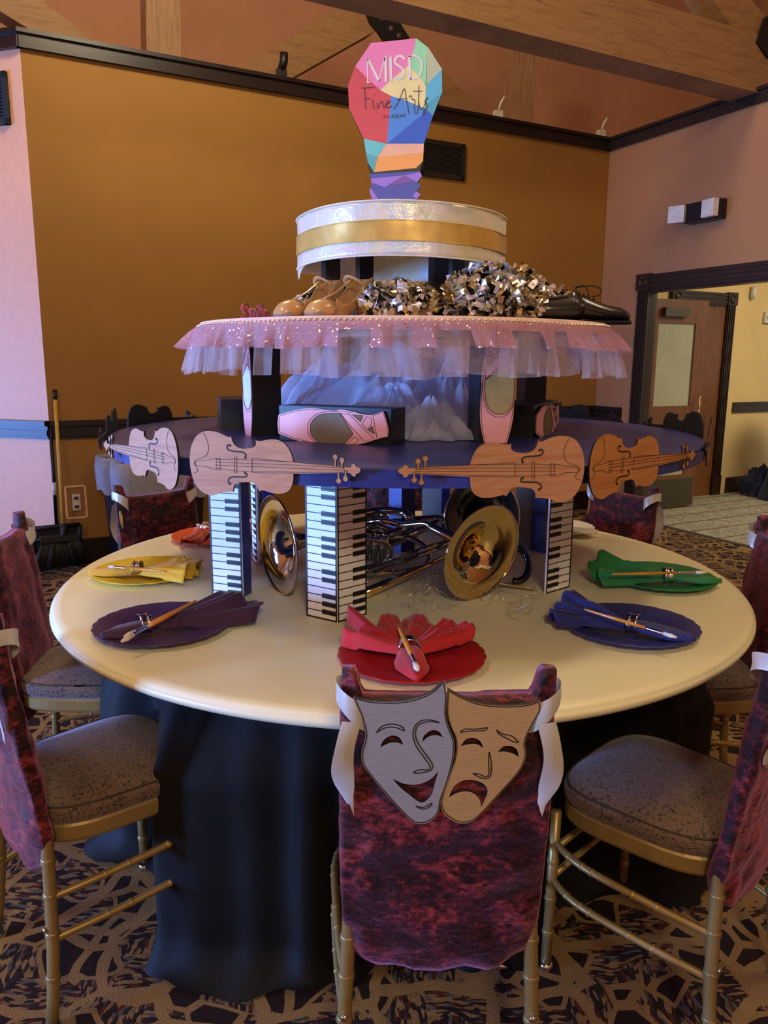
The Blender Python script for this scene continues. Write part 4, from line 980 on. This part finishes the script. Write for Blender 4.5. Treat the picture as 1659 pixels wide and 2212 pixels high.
# white tulle heap between the tiers
random.seed(3)
def tulle_heap():
    mb = MB()
    for sh_ in range(5):
        cx_, cy_, rx, ry, hz = [(.02, 2.36, .34, .26, .22), (-.17, 2.40, .22, .2, .20), (.20, 2.36, .17, .2, .2), (.02, 2.22, .19, .15, .12), (.12, 2.12, .13, .10, .09)][sh_]
        n = 96; H = 30; vs = []; fs = []
        for i in range(H + 1):
            f = i / H
            for j in range(n):
                a = 2 * PI * j / n; fold = .16 * math.sin(9 * a + 3 * sh_ + 4 * noise.noise(Vector((math.cos(a) * 2, math.sin(a) * 2, sh_ * 3)))) * f
                k = f * (1 + fold + .25 * noise.noise(Vector((math.cos(a) * 2 + sh_, math.sin(a) * 2, f * 2))))
                z = hz * (1 - f ** 1.3) * (1 + .5 * noise.noise(Vector((a * 2, f * 3, sh_)))) + .018 * math.sin(12 * a + 9 * f) * f * (1 - f) * 4
                vs.append((cx_ + rx * k * math.cos(a), cy_ + ry * k * math.sin(a), max(NZ2 + .003, NZ2 + .004 + z)))
        for i in range(H):
            for j in range(n): fs.append((i * n + j, i * n + (j + 1) % n, (i + 1) * n + (j + 1) % n, (i + 1) * n + j))
        mb.add(vs, fs, 0, True)
    return mb.build('tulle_bundle', 'lilac', loc=(.02, 2.36, NZ2), rel=True)
tag(tulle_heap(), 'crumpled heap of sheer white tulle between the black shoe blocks', 'tulle')

# ------------------------------------------------------------------ pink tutu tier
KC = Vector((.055, 2.395, 0)); KR = .605
t = thing('tutu_tier_board', 'round pale pink board edged with a glittering tulle tutu', 'board', KC + Vector((0, 0, KZ - .02)))
MB().lathe([(0, KZ), (KR - .006, KZ), (KR, KZ - .006), (KR, KZ - .022), (0, KZ - .022)], 128, KC).build('board', 'pinktop', t, rel=True)
mb = MB(); nb = 260
for i in range(nb):
    a = 2 * PI * i / nb; c = KC + Vector(((KR + .003) * math.cos(a), (KR + .003) * math.sin(a), KZ - .010 + .0015 * math.sin(a * 9)))
    mb.lathe([(0, -.0042), (.003, -.003), (.0042, 0), (.003, .003), (0, .0042)], 6, c)
mb.build('bead_trim', 'bead', t, rel=True)['kind'] = 'stuff'
def ruffle(name, m, drop, flare, k, amp, seed, gap=0, r0=0, sweep=0):
    mb = MB(); n = 1100; H = 9; vs = []; fs = []
    for j in range(n):
        a = 2 * PI * j / n; sd = noise.noise(Vector((math.cos(a) * 7, math.sin(a) * 7, seed))); big = noise.noise(Vector((math.cos(a) * 3, math.sin(a) * 3, seed + 5)))
        L = drop * (1 + .12 * sd); ph = k * a + 6 * sd
        pleat = math.asin(math.sin(ph)) / 1.57
        side = abs(math.cos(a)) ** 3
        for i in range(H + 1):
            f = i / H; r = KR + r0 + .004 + (flare * (1 + .9 * big) + .016 * side) * (f ** .8) + amp * pleat * f + .003
            vs.append(KC + Vector((r * math.cos(a + .02 * pleat * f), r * math.sin(a + .02 * pleat * f), KZ - .012 - L * f * (1 - .15 * max(0, big)))))
    for j in range(n):
        a = 2 * PI * j / n; g = noise.noise(Vector((math.cos(a) * 9, math.sin(a) * 9, seed + 11)))
        for i in range(H):
            if gap and g > .28 - .0 * i and i > gap: continue
            q = (j + 1) % n; fs.append((j * (H + 1) + i, q * (H + 1) + i, q * (H + 1) + i + 1, j * (H + 1) + i + 1))
    mb.add(vs, fs, 0, True); return mb.build(name, m, t, rel=True)
ruffle('tulle_ruffle', 'tulle', .125, .018, 62, .014, 1.5, gap=3)
ruffle('tulle_ruffle', 'tulle', .118, .006, 44, .012, 4.5, gap=2, r0=-.012)
ruffle('glitter_ruffle', 'glitter', .062, .024, 40, .016, 9.5, gap=2)

# top tier posts, drum
DC = Vector((.045, 2.325, 0)); DR = .298; DZ0 = 1.697; DZ1 = 1.828
for x, y, lab in ((-.150, 2.20, 'black square post at left under the white drum tier'), (-.062, 2.36, 'second black square post from the left under the drum tier'), (.145, 2.20, 'black square post at right under the white drum tier'), (.22, 2.52, 'rear black square post under the white drum tier')):
    post((x, y), (.042, .042), .35, KZ, 1.795, 'black', lab)
t = thing('drum_tier', 'round top tier wrapped in iridescent white ribbon with a gold stripe', 'cake tier', DC + Vector((0, 0, 1.795)))
MB().lathe([(0, 1.808), (DR - .006, 1.808), (DR - .006, 1.795), (0, 1.795)], 64, DC, sm=False).build('board', 'wireedge', t, rel=True)
def band(name, m, z0, z1, out, seed, flap=0):
    mb = MB(); n = 300; H = 12; vs = []; fs = []
    for j in range(n):
        a = 2 * PI * j / n
        for i in range(H + 1):
            f = i / H; zz = z0 + (z1 - z0) * f; w = noise.noise(Vector((math.cos(a) * 4, math.sin(a) * 4, zz * 9 + seed)))
            r = DR + out + .004 * w + (.003 * math.sin(5 * a)); lo = (1 - f) * flap * max(0, math.cos(a - math.radians(-172))) ** 60 * .03
            vs.append(DC + Vector((r * math.cos(a), r * math.sin(a), zz - lo + .003 * math.sin(3 * a + .5))))
    for j in range(n):
        for i in range(H): q = (j + 1) % n; fs.append((j * (H + 1) + i, q * (H + 1) + i, q * (H + 1) + i + 1, j * (H + 1) + i + 1))
    mb.add(vs, fs, 0, True); o = mb.build(name, m, t, rel=True); return o
b1 = band('white_ribbon', 'irid', DZ0, DZ1, 0, 0, 1); b1.modifiers.new('s', 'SOLIDIFY').thickness = .0015
band('gold_stripe', 'goldband', 1.733, 1.781, .0032, 0)
for z, g_ in ((DZ0, 0), (DZ1, 0), (1.733, 1), (1.781, 1)):
    P = [DC + Vector(((DR + .003 + .003 * math.sin(5 * a)) * math.cos(a), (DR + .003 + .003 * math.sin(5 * a)) * math.sin(a), z + .003 * math.sin(3 * a + .5))) for a in [2 * PI * i / 160 for i in range(161)]]
    MB().tube(P, .0022 if not g_ else .0014, 6, cap=False).build('wired_edge', 'wireedge' if not g_ else 'goldband', t, rel=True)

# ------------------------------------------------------------------ light bulb sign
BY = 2.34
def bz(X, Y): p = Py(720 + X / 5.53, 60 + Y / 5.53, BY); return (p.x, p.z)
def bfr(u, v, w_): return Vector((u, BY + w_, v))
t = thing('light_bulb_sign', 'multicoloured geometric light bulb sign with hand lettering on top of the tiers', 'sign', Py(850, 470, BY))
bo = [(450, 183), (992, 128), (1135, 238), (1300, 500), (1300, 770), (1190, 1050), (1082, 1385), (1072, 1590), (1035, 1700), (1060, 1775), (1000, 1850), (1048, 1890), (992, 1955), (1048, 1990), (1000, 2045), (1000, 2350), (460, 2350), (460, 2045), (455, 1990), (428, 1940), (455, 1900), (450, 1800), (430, 1720), (412, 1610), (362, 1325), (188, 970), (176, 690), (263, 460)]
mb = MB(); mb.prism([[bz(*p) for p in bo]], bfr, .022); mb.build('board', 'black', t, rel=True)
facets = [('pink', [(450, 183), (992, 128), (948, 330), (900, 450), (730, 590), (560, 745), (400, 600), (263, 460)]), ('green', [(992, 128), (1122, 228), (1112, 690), (1060, 620), (985, 540), (900, 450), (948, 330)]),
          ('olive', [(1122, 228), (1135, 238), (1298, 495), (1105, 690)]), ('yellow', [(900, 450), (985, 540), (1060, 620), (1105, 690), (1098, 960), (1075, 960), (880, 875), (690, 815), (560, 745), (730, 590)]),
          ('teal', [(1105, 690), (1298, 495), (1300, 770), (1102, 925)]), ('tealdk', [(1102, 925), (1300, 770), (1190, 1050), (1125, 985), (1098, 960)]), ('ltblue', [(690, 815), (880, 875), (1075, 960), (1098, 960), (1125, 985), (640, 1385)]),
          ('dkblue', [(640, 1385), (1125, 985), (1190, 1050), (1082, 1385)]), ('red', [(263, 460), (400, 600), (560, 745), (690, 815), (640, 1385), (362, 1325), (188, 970), (176, 690)]),
          ('turq', [(362, 1325), (635, 1386), (525, 1540), (392, 1500)]), ('turqdk', [(392, 1500), (525, 1540), (487, 1725), (412, 1610)]), ('peach', [(635, 1386), (1082, 1385), (1077, 1490), (527, 1545)]),
          ('orange', [(527, 1545), (1077, 1490), (1072, 1590), (990, 1675), (487, 1725)]), ('indigo', [(430, 1745), (1035, 1715), (1060, 1775), (1000, 1850), (1048, 1890), (992, 1955), (1048, 1990), (1000, 2045), (1000, 2350), (460, 2350), (460, 2045), (455, 1990), (430, 1940), (455, 1900), (450, 1800)])]
mb = MB(); names = [f[0] for f in facets]
for i, (nm, P) in enumerate(facets): mb.prism([[bz(*p) for p in P]], lambda u, v, w_: bfr(u, v, w_ - .0008), .0008, i)
mb.build('painted_facets', names, t, rel=True)
mb = MB()
for P, m_ in (([(452, 1800), (850, 1765), (620, 1905), (455, 1850)], 0), ([(850, 1765), (1040, 1725), (1058, 1775), (1000, 1848)], 0), ([(428, 1940), (450, 1915), (535, 2048), (462, 2045)], 0), ([(990, 1955), (1046, 1990), (1000, 2045), (950, 2015)], 0), ([(850, 1765), (960, 1830), (660, 1900)], 1)):
    mb.prism([[bz(*p) for p in P]], lambda u, v, w_: bfr(u, v, w_ - .0014), .0007, m_)
mb.build('screw_base_facets', ['purp', 'plum'], t, rel=True)
def ink(nm, strokes, w, m, lift=.0022):
    mb = MB()
    for s_ in strokes:
        ww = w; P = s_
        if isinstance(s_[0], (int, float)): ww = s_[0]; P = s_[1:]
        mb.stroke([bz(*q) for q in (cr(P, 6, False) if len(P) > 2 else P)], ww / 5.53 * .00142, lambda u, v, w_: bfr(u, v, w_ - lift + .0006))
    mb.build(nm, m, t, rel=True)
ink('white_lettering', [(14, (410, 380), (412, 650)), (12, (395, 655), (440, 652)), (12, (395, 385), (425, 378)), (26, (418, 380), (545, 640)), (12, (545, 640), (618, 360)), (28, (622, 355), (628, 638)), (9, (604, 352), (636, 350)), (9, (608, 644), (646, 641)),
                        (28, (682, 350), (690, 630)), (9, (666, 350), (700, 347)), (9, (672, 635), (708, 632)),
                        (24, (852, 385), (820, 345), (770, 345), (738, 385), (745, 430), (800, 470), (840, 520), (835, 580), (790, 610), (735, 590)), (28, (908, 342), (915, 612)), (12, (885, 345), (930, 340)), (12, (890, 618), (935, 614)),
                        (20, (915, 340), (990, 338), (1045, 390), (1058, 470), (1030, 570), (980, 605), (920, 612))], 14, 'whitepaint')
ink('script_lettering', [((375, 725), (380, 850), (385, 975)), ((335, 722), (420, 718), (500, 714)), ((385, 850), (440, 845)), ((470, 860), (475, 920), (490, 970)), ((488, 795), (492, 803)), ((520, 900), (530, 970), (560, 895), (590, 890), (600, 960), (625, 930)), ((625, 920), (675, 890), (650, 875), (628, 920), (650, 958), (700, 935)),
                         ((720, 975), (780, 880), (845, 730), (870, 850), (905, 1030)), ((760, 860), (820, 850), (880, 850)), ((900, 830), (925, 815), (945, 860), (975, 870), (965, 960), (985, 1030), (1010, 980), (1022, 690)), ((950, 760), (1060, 758)), ((1022, 900), (1040, 970), (1075, 955), (1110, 860), (1130, 840)),
                         ((1125, 835), (1095, 880), (1120, 930), (1105, 970), (1075, 990), (1078, 1050), (1095, 1000), (1100, 965))], 7, 'script')
ink('small_lettering', [((590, 1080), (615, 1045), (632, 1078)), ((600, 1068), (625, 1066)), ((668, 1045), (650, 1055), (652, 1075), (672, 1080)), ((690, 1080), (708, 1040), (725, 1080)), ((697, 1066), (718, 1066)), ((738, 1040), (740, 1080), (758, 1065), (755, 1045), (738, 1040)), ((785, 1040), (770, 1042), (772, 1078), (788, 1076)), ((770, 1060), (784, 1059)),
                        ((800, 1075), (805, 1040), (815, 1062), (828, 1035), (832, 1070)), ((845, 1030), (852, 1048), (862, 1028)), ((852, 1048), (848, 1070))], 2.6, 'script')

# ------------------------------------------------------------------ things on the pink tier
def shoe_loft(t, o, fdir, secs, m, name, n=28, cap=True, open_=None):
    f = Vector(fdir).normalized(); s = Vector((-f.y, f.x, 0)); rg = []
    for u, w, z0, z1, p in secs:
        ring = []
        for j in range(n):
            a = 2 * PI * j / n; x = math.copysign(abs(math.cos(a)) ** (2 / p), math.cos(a)) * w; z = math.copysign(abs(math.sin(a)) ** (2 / p), math.sin(a))
            if z > 0: x *= 1 - .35 * z
            ring.append(Vector(o) + f * u + s * x + Vector((0, 0, (z0 + z1) / 2 + z * (z1 - z0) / 2)))
        rg.append(ring)
    return loft(MB(), rg, cap, cap).build(name, m, t, rel=True)
def tap_shoe(o, d, label):
    o = Vector(o); f = Vector(d).normalized(); s = Vector((-f.y, f.x, 0)); t = thing('tap_shoe', label, 'shoe', o, 0, 'pair of tan tap shoes')
    # vamp and body (arched up to the heel), origin at the toe, u runs back to the heel
    secs = [(0, .006, .010, .014, 2), (.006, .020, .004, .030, 2.2), (.02, .030, .003, .042, 2.4), (.045, .036, .003, .050, 2.4), (.07, .037, .004, .052, 2.4)]
    shoe_loft(t, o, -f, secs, 'tan', 'toe_box')
    mb = MB(); rows = []     # side walls: open U shaped upper
    K = 22; J = 20
    for i in range(K + 1):
        u = .065 + .155 * i / K; k = i / K; sole = .004 + .055 * max(0, (k - .15) / .85) ** 1.3
        w = .036 - .008 * math.sin(k * PI) - .012 * max(0, k - .75) / .25; wall = .046 - .020 * math.sin(min(1, k * 1.3) * PI) + .012 * k
        row = []
        for j in range(J + 1):
            v = -1 + 2 * j / J; x = math.copysign(abs(v) ** .6, v) * w; z = sole + wall * max(0, (abs(v) - .45) / .55) ** 1.1
            row.append(o - f * u + s * x + Vector((0, 0, z)))
        rows.append(row)
    vs = [p for r_ in rows for p in r_]; W = J + 1; fs = [(i * W + j, i * W + j + 1, (i + 1) * W + j + 1, (i + 1) * W + j) for i in range(K) for j in range(J)]
    mb.add(vs, fs, 0, True)
    # heel counter
    rg = []
    for i in range(13):
        a = -PI / 2 + PI * i / 12; rg.append([o - f * (.215 + .018 * math.cos(a)) + s * (.022 * math.sin(a)) + Vector((0, 0, z)) for z in (.058, .085, .112)])
    vs = [p for r_ in rg for p in r_]; mb.add(vs, [(i * 3 + e, i * 3 + e + 1, i * 3 + e + 4, i * 3 + e + 3) for i in range(12) for e in range(2)], 0, True)
    ob = mb.build('upper', 'tan', t, rel=True); ob.modifiers.new('s', 'SOLIDIFY').thickness = .003
    shoe_loft(t, o, -f, [(.07, .028, .006, .012, 3), (.12, .024, .018, .024, 3), (.18, .022, .048, .054, 3), (.22, .018, .060, .066, 3)], 'tanin', 'insole')
    rg = []
    for z, w_, dp in ((.060, .022, .024), (.045, .018, .02), (.02, .014, .016), (0, .016, .018)):
        rg.append([o - f * (.205 + .02 * (z / .06) + dp * math.cos(a) - .005) + s * (w_ * math.sin(a)) + Vector((0, 0, z)) for a in [2 * PI * j / 20 for j in range(20)]])
    loft(MB(), rg, True, True).build('heel', 'tan', t, rel=True)
    mb = MB(); mb.tube(cr3([o - f * .06 + Vector((0, 0, .052)), o - f * .10 + Vector((0, 0, .068)), o - f * .14 + Vector((0, 0, .092)), o - f * .155 + Vector((0, 0, .102))], 5), .006, 8, flat=.35)
    P = cr3([o - f * .19 - s * .026 + Vector((0, 0, .085)), o - f * .165 - s * .024 + Vector((0, 0, .100)), o - f * .150 + Vector((0, 0, .112)), o - f * .165 + s * .024 + Vector((0, 0, .100)), o - f * .19 + s * .026 + Vector((0, 0, .085))], 5)
    mb.tube(P, .006, 8, flat=.35); mb.build('strap', 'tan', t, rel=True)
    shoe_loft(t, o, -f, [(-.001, .006, .006, .012, 2), (.006, .021, .002, .022, 2.2), (.018, .0305, .001, .026, 2.4), (.028, .034, .001, .014, 2.4)], 'scuff', 'toe_tap')
tap_shoe(Pz(602, 680, 1.5) * 0 + Vector((-.272, 1.99, KZ)), (-.62, -.78, 0), 'tan tap shoe with ankle strap, left one of the pair')
tap_shoe(Vector((-.190, 1.955, KZ)), (-.62, -.78, 0), 'tan tap shoe with ankle strap, right one of the pair')
# black oxford
o = Vector((.672, 2.185, KZ)); f = Vector((1, .10, 0)).normalized(); s = Vector((-f.y, f.x, 0))
t = thing('oxford_shoe', 'black leather lace-up shoe at the right edge of the pink tier', 'shoe', o)
shoe_loft(t, o, -f, [(0, .008, .012, .024, 2), (.008, .026, .010, .036, 2.3), (.03, .038, .010, .046, 2.5), (.07, .042, .010, .052, 2.5), (.10, .041, .012, .062, 2.5), (.14, .036, .014, .078, 2.4), (.165, .034, .016, .086, 2.3)], 'oxford', 'vamp')
shoe_loft(t, o, -f, [(.14, .0365, .012, .076, 2.5), (.17, .037, .012, .078, 2.6), (.20, .037, .012, .072, 2.6), (.23, .036, .012, .068, 2.6), (.255, .032, .012, .069, 2.6), (.270, .022, .014, .064, 2.4), (.274, .010, .02, .05, 2)], 'oxford', 'quarter')
shoe_loft(t, o, -f, [(.172, .006, .070, .0795, 2), (.185, .019, .066, .0765, 2.4), (.22, .021, .062, .0715, 2.4), (.25, .016, .062, .0715, 2.2), (.262, .005, .062, .069, 2)], 'lace', 'shoe_opening')
shoe_loft(t, o, -f, [(-.004, .01, .0, .012, 2), (.006, .030, 0, .012, 2.6), (.03, .041, 0, .012, 3), (.10, .043, 0, .012, 3), (.17, .034, 0, .012, 3), (.25, .034, 0, .012, 3), (.272, .02, 0, .012, 2.4)], 'lace', 'sole')
mb = MB()
for i in range(5):
    u = .10 + .014 * i; z = .062 + .005 * i + .006; mb.tube([o - f * u + s * .018 + Vector((0, 0, z - .004)), o - f * (u + .004) + Vector((0, 0, z + .003)), o - f * (u + .008) - s * .018 + Vector((0, 0, z - .004))], .0018, 6)
q = o - f * .16 + Vector((0, 0, .096))
for P in ([q, q + f * .02 - s * .02 + Vector((0, 0, .004)), q + f * .03 - s * .03 - Vector((0, 0, .02)), q + f * .005 - s * .03 - Vector((0, 0, .025)), q - s * .01], [q, q + f * .05 + Vector((0, 0, .006)), q + f * .075 + Vector((0, 0, -.004)), q + f * .07 + Vector((0, 0, -.018)), q + f * .05 + Vector((0, 0, -.022))]):
    mb.tube(cr3(P, 6), .0016, 6)
mb.build('laces', 'lace', t, rel=True)
# foil pom-poms
def pom(c, r, seed, n, label):
    rnd = random.Random(seed); c = Vector(c); mb = MB()
    for i in range(n):
        d = Vector((rnd.gauss(0, 1), rnd.gauss(0, 1), rnd.gauss(.2, 1))).normalized(); k = rnd.uniform(.55, 1.08)
        p = c + Vector((d.x * r[0] * k, d.y * r[1] * k, d.z * r[2] * k))
        if p.z < KZ + .004: p.z = KZ + .004 + rnd.uniform(0, .02)
        a = Vector((rnd.gauss(0, 1), rnd.gauss(0, 1), rnd.gauss(0, 1))).normalized(); a = (a * .8 + d * .7).normalized(); b = a.cross(Vector((rnd.gauss(0, 1), rnd.gauss(0, 1), rnd.gauss(0, 1)))).normalized(); nn = a.cross(b)
        L = rnd.uniform(.009, .020); W = rnd.uniform(.005, .009); kk = rnd.uniform(-.008, .008); k2 = rnd.uniform(-.006, .006)
        vs = [p - a * L - b * W, p - a * L + b * W + nn * k2, p - b * W + nn * kk, p + b * W + nn * (kk + k2), p + a * L - b * W, p + a * L + b * W * .6 - nn * k2]
        for v in vs: v.z = max(v.z, KZ + .001)
        mb.add(vs, [(0, 2, 3, 1), (2, 4, 5, 3)], rnd.choice((0, 0, 0, 1, 1, 1, 2)))
    mb.lathe([(0, r[2] * -.5), (r[0] * .6, -r[2] * .4), (r[0] * .7, 0), (r[0] * .5, r[2] * .45), (0, r[2] * .6)], 16, c, mi=2)
    tag(mb.build('foil_pompom', ['foil1', 'foil2', 'foil3'], loc=(c.x, c.y, KZ), rel=True), label, 'pompom', 'metallic foil pompoms')
pom((.035, 2.07, KZ + .045), (.098, .085, .052), 1, 1100, 'silver and gold foil pompom in the middle, right of the tan shoes')
pom((.285, 2.08, KZ + .062), (.132, .11, .078), 2, 1900, 'large silver and gold foil pompom left of the black shoe')
pom((-.15, 2.42, KZ + .055), (.13, .10, .055), 3, 700, 'foil pompom behind the tan tap shoes')
pom((.49, 2.40, KZ + .05), (.09, .09, .065), 4, 700, 'foil pompom partly hidden behind the black shoe')
# red stand-up letters
o = Vector((-.375, 2.055, KZ)); f = Vector((.30, .954, 0)).normalized(); s = Vector((f.y, -f.x, 0))
t = thing('word_sign', 'glossy red stand-up letters seen edge-on beside the tan shoes', 'sign', o)
def letter(P, w, th=.010): 
    mb = MB(); P = cr(P, 5, False) if len(P) > 2 else P; N = len(P)
    L = []; Rr = []
    for i in range(N):
        a = Vector(P[max(0, i - 1)]); b = Vector(P[min(N - 1, i + 1)]); d = (b - a).normalized(); n_ = Vector((-d.y, d.x)) * w / 2; L.append(Vector(P[i]) + n_); Rr.append(Vector(P[i]) - n_)
    vs = []; fs = []
    for i in range(N):
        for q, h in ((L[i], 0), (L[i], th), (Rr[i], th), (Rr[i], 0)): vs.append(o + f * q.x + Vector((0, 0, q.y)) + s * h)
    for i in range(N - 1):
        for e in range(4): fs.append((i * 4 + e, i * 4 + (e + 1) % 4, (i + 1) * 4 + (e + 1) % 4, (i + 1) * 4 + e))
    fs.append((0, 1, 2, 3)); fs.append(tuple((N - 1) * 4 + e for e in (3, 2, 1, 0))); mb.add(vs, fs); mb.build('letter', 'redgloss', t, rel=True)
letter([(.03, .034), (.018, .040), (.005, .036), (.003, .027), (.015, .021), (.028, .014), (.022, .005), (.004, .004), (.002, .010)], .006)
letter([(.045, .002), (.045, .028)], .006); letter([(.045, .024), (.055, .030), (.062, .022), (.062, .002)], .006); letter([(.062, .024), (.072, .030), (.080, .022), (.080, .002)], .006)
letter([(.095, .002), (.095, .030)], .006); letter([(.095, .038), (.095, .044)], .006); letter([(.110, .046), (.110, .002)], .006)
letter([(.128, .016), (.148, .018), (.146, .028), (.134, .031), (.126, .022), (.127, .010), (.136, .003), (.148, .006)], .006)
letter([(.0, .0015), (.15, .0015)], .003)

# ------------------------------------------------------------------ brass instruments on the table
def horn(o, nrm, R_, label, inner, path, tube_r=.009, L=.20, valves=None, seed=0):
    """bell rim centre o, rim faces nrm"""
    o = Vector(o); nrm = Vector(nrm).normalized(); q = nrm.to_track_quat('Z', 'Y').to_matrix()
    t = thing('brass_horn', label, 'brass instrument', (o.x, o.y, TZ), 0, 'marching brass instruments under the navy board')
    prof = []; th = .0015
    for i in range(22):
        u = i / 21; r = tube_r * 1.2 + (R_ - tube_r * 1.2) * math.exp(-u * 5.2) * (1 - u) ** .25 + .0; r = max(tube_r, r); prof.append((r, -L * u ** 1.25))
    prof[0] = (R_, 0)
    out = [(r + th, z - .001) for r, z in prof][::-1]
    mb = MB().lathe(out + [(R_ + .0035, .001), (R_ + .003, .004), (R_, .004)], 72, o, q, 0)
    mb.lathe(prof, 72, o, q, 1); mb.build('bell', ['brass', inner], t, rel=True)
    mb = MB(); st = o - nrm * L; P = [st + nrm * .01, st - nrm * .03] + [Vector(p) for p in path]
    mb.tube(cr3(P, 8), tube_r * .98, 12); mb.build('tubing', 'brass', t, rel=True)
    if valves:
        c = Vector(valves[0]); d = Vector(valves[1]).normalized(); up = Vector(valves[2]).normalized()
        for i in range(3):
            a = c + d * .028 * i; v = MB().tube([a - up * .05, a + up * .05], .012, 14)
            for e in (-.05, .0, .05): v.lathe([(.0125, -.004), (.0145, 0), (.0125, .004)], 14, a + up * e, up.to_track_quat('Z', 'Y').to_matrix())
            v = v.build('valve', 'brass', t, rel=True); MB().tube([a + up * .05, a + up * .072, a + up * .073, a + up * .077], [.003, .003, .008, .008], 10).build('finger_button', 'brassgold', v, rel=True)
    return t
horn((.272, 2.068, TZ + .139), (.60, -.78, -.16), .137, 'large polished horn bell facing right, on the table centre', 'brassgold',
     [(.06, 2.33, TZ + .16), (-.02, 2.44, TZ + .15), (-.13, 2.47, TZ + .11), (-.20, 2.40, TZ + .06), (-.14, 2.30, TZ + .025), (0, 2.28, TZ + .02), (.12, 2.33, TZ + .025), (.14, 2.42, TZ + .06), (.06, 2.47, TZ + .09), (-.06, 2.44, TZ + .07)], .0095, .22, ((.0, 2.40, TZ + .07), (-.8, .3, 0), (.15, -.3, 1)))
horn((-.303, 2.13, TZ + .142), (-.86, -.50, -.04), .140, 'polished horn bell facing left between two piano key columns', 'brass',
     [(-.06, 2.27, TZ + .13), (.0, 2.31, TZ + .11), (.02, 2.34, TZ + .06), (-.04, 2.33, TZ + .025), (-.16, 2.30, TZ + .02), (-.22, 2.34, TZ + .03), (-.20, 2.42, TZ + .06), (-.08, 2.44, TZ + .10)], .0095, .20, ((-.12, 2.40, TZ + .08), (.8, .2, 0), (0, -.2, 1)))
horn((.318, 2.44, TZ + .165), (.28, -.93, .12), .130, 'horn bell with bluish reflections partly hidden behind the big bell', 'blacktube',
     [(.25, 2.68, TZ + .13), (.18, 2.74, TZ + .10), (.02, 2.76, TZ + .09), (-.10, 2.72, TZ + .12), (-.14, 2.62, TZ + .15), (-.08, 2.55, TZ + .13), (.04, 2.54, TZ + .09), (.12, 2.58, TZ + .05), (.10, 2.66, TZ + .03)], .011, .20, ((-.02, 2.56, TZ + .10), (-.9, .1, 0), (.3, -.1, .8)))
t = thing('trombone', 'silver slide tubes of a trombone lying across the table towards the big bell', 'brass instrument', (.05, 2.2, TZ), 0, 'marching brass instruments under the navy board')
for a, b in (((790, 1232, .035), (965, 1168, .085)), ((802, 1240, .03), (968, 1176, .07))):
    p0 = Pz(a[0], a[1], TZ + a[2]); p1 = Pz(b[0], b[1], TZ + b[2]) ; MB().tube([p0, p0.lerp(p1, .02), p0.lerp(p1, .55), p0.lerp(p1, .56), p1], [.005, .0065, .0065, .0085, .0085], 12).build('slide_tube', 'brass', t, rel=True)
p0 = Pz(785, 1283, TZ + .018); p1 = Pz(960, 1205, TZ + .05); MB().tube([p0, p0.lerp(p1, .3), p0.lerp(p1, .7), p1], [.015, .013, .009, .008], 14).build('bell_tube', 'brassgold', t, rel=True)
a = Pz(850, 1216, TZ + .05); MB().tube([a, a + Vector((0, -.012, -.035))], .003, 8).build('brace', 'brass', t, rel=True)
# coiled tubing of a larger instrument at the back
t = thing('sousaphone_body', 'dark tangle of coiled silver tubing behind the front piano key column', 'brass instrument', (-.02, 2.5, TZ), 0, 'marching brass instruments under the navy board')
for k in range(4):
    cx_, cy_, cz_, rx, ry, tl = [(-.03, 2.50, .125, .115, .05, .3), (-.01, 2.53, .095, .13, .06, -.25), (.08, 2.54, .075, .11, .05, .4), (-.06, 2.47, .06, .08, .04, .1)][k]
    P = [Vector((cx_ + rx * math.cos(a_), cy_ + ry * math.sin(a_), TZ + cz_ + .035 * math.sin(a_ + k) + rx * tl * math.cos(a_) * .5)) for a_ in [2 * PI * i / 40 for i in range(39)]]
    MB().tube(P, [.014, .010, .012, .009][k], 12).build('coil', 'brass' if k % 2 == 0 else 'blacktube', t, rel=True)
mb = MB().tube([(.155, 2.22, TZ + .03), (.30, 2.20, TZ + .02), (.44, 2.15, TZ + .012)], .0045, 10)
tag(mb.build('baton', 'brassgold', loc=(.3, 2.2, TZ), rel=True), 'thin brass rod on the table between the big bell and right piano column', 'rod')
P = [Vector((.40 + .04 * math.cos(a_), 2.26 + .03 * math.sin(a_), TZ + .055 + .045 * math.sin(a_))) for a_ in [-1.9 + 3.6 * i / 20 for i in range(21)]]
tag(MB().tube(P, .011, 12).build('tuning_slide', 'blacktube', loc=(.40, 2.26, TZ), rel=True), 'dark curved tube peeking out right of the big bell', 'brass instrument')
# loose tinsel wire
rnd = random.Random(5); mb = MB()
for i in range(46):
    p = Vector((rnd.uniform(-.12, .40), rnd.uniform(1.98, 2.35), TZ + .002)); P = [p]; d = rnd.uniform(0, 6.28)
    for k in range(rnd.randint(5, 10)):
        d += rnd.uniform(-.9, .9); p = p + Vector((math.cos(d) * .022, math.sin(d) * .018, 0)); q = p.copy(); q.z = TZ + .002 + abs(math.sin(k * .7 + i)) * rnd.uniform(0, .045); P.append(q)
    mb.tube(cr3(P, 4), .0006, 4)
o = mb.build('tinsel_wire', 'chrome', loc=(.1, 2.1, TZ), rel=True); tag(o, 'loose silver tinsel wire scattered under the horn bells', 'tinsel'); o['kind'] = 'stuff'

for o in bpy.data.objects:
    if '_o' in o: del o['_o']
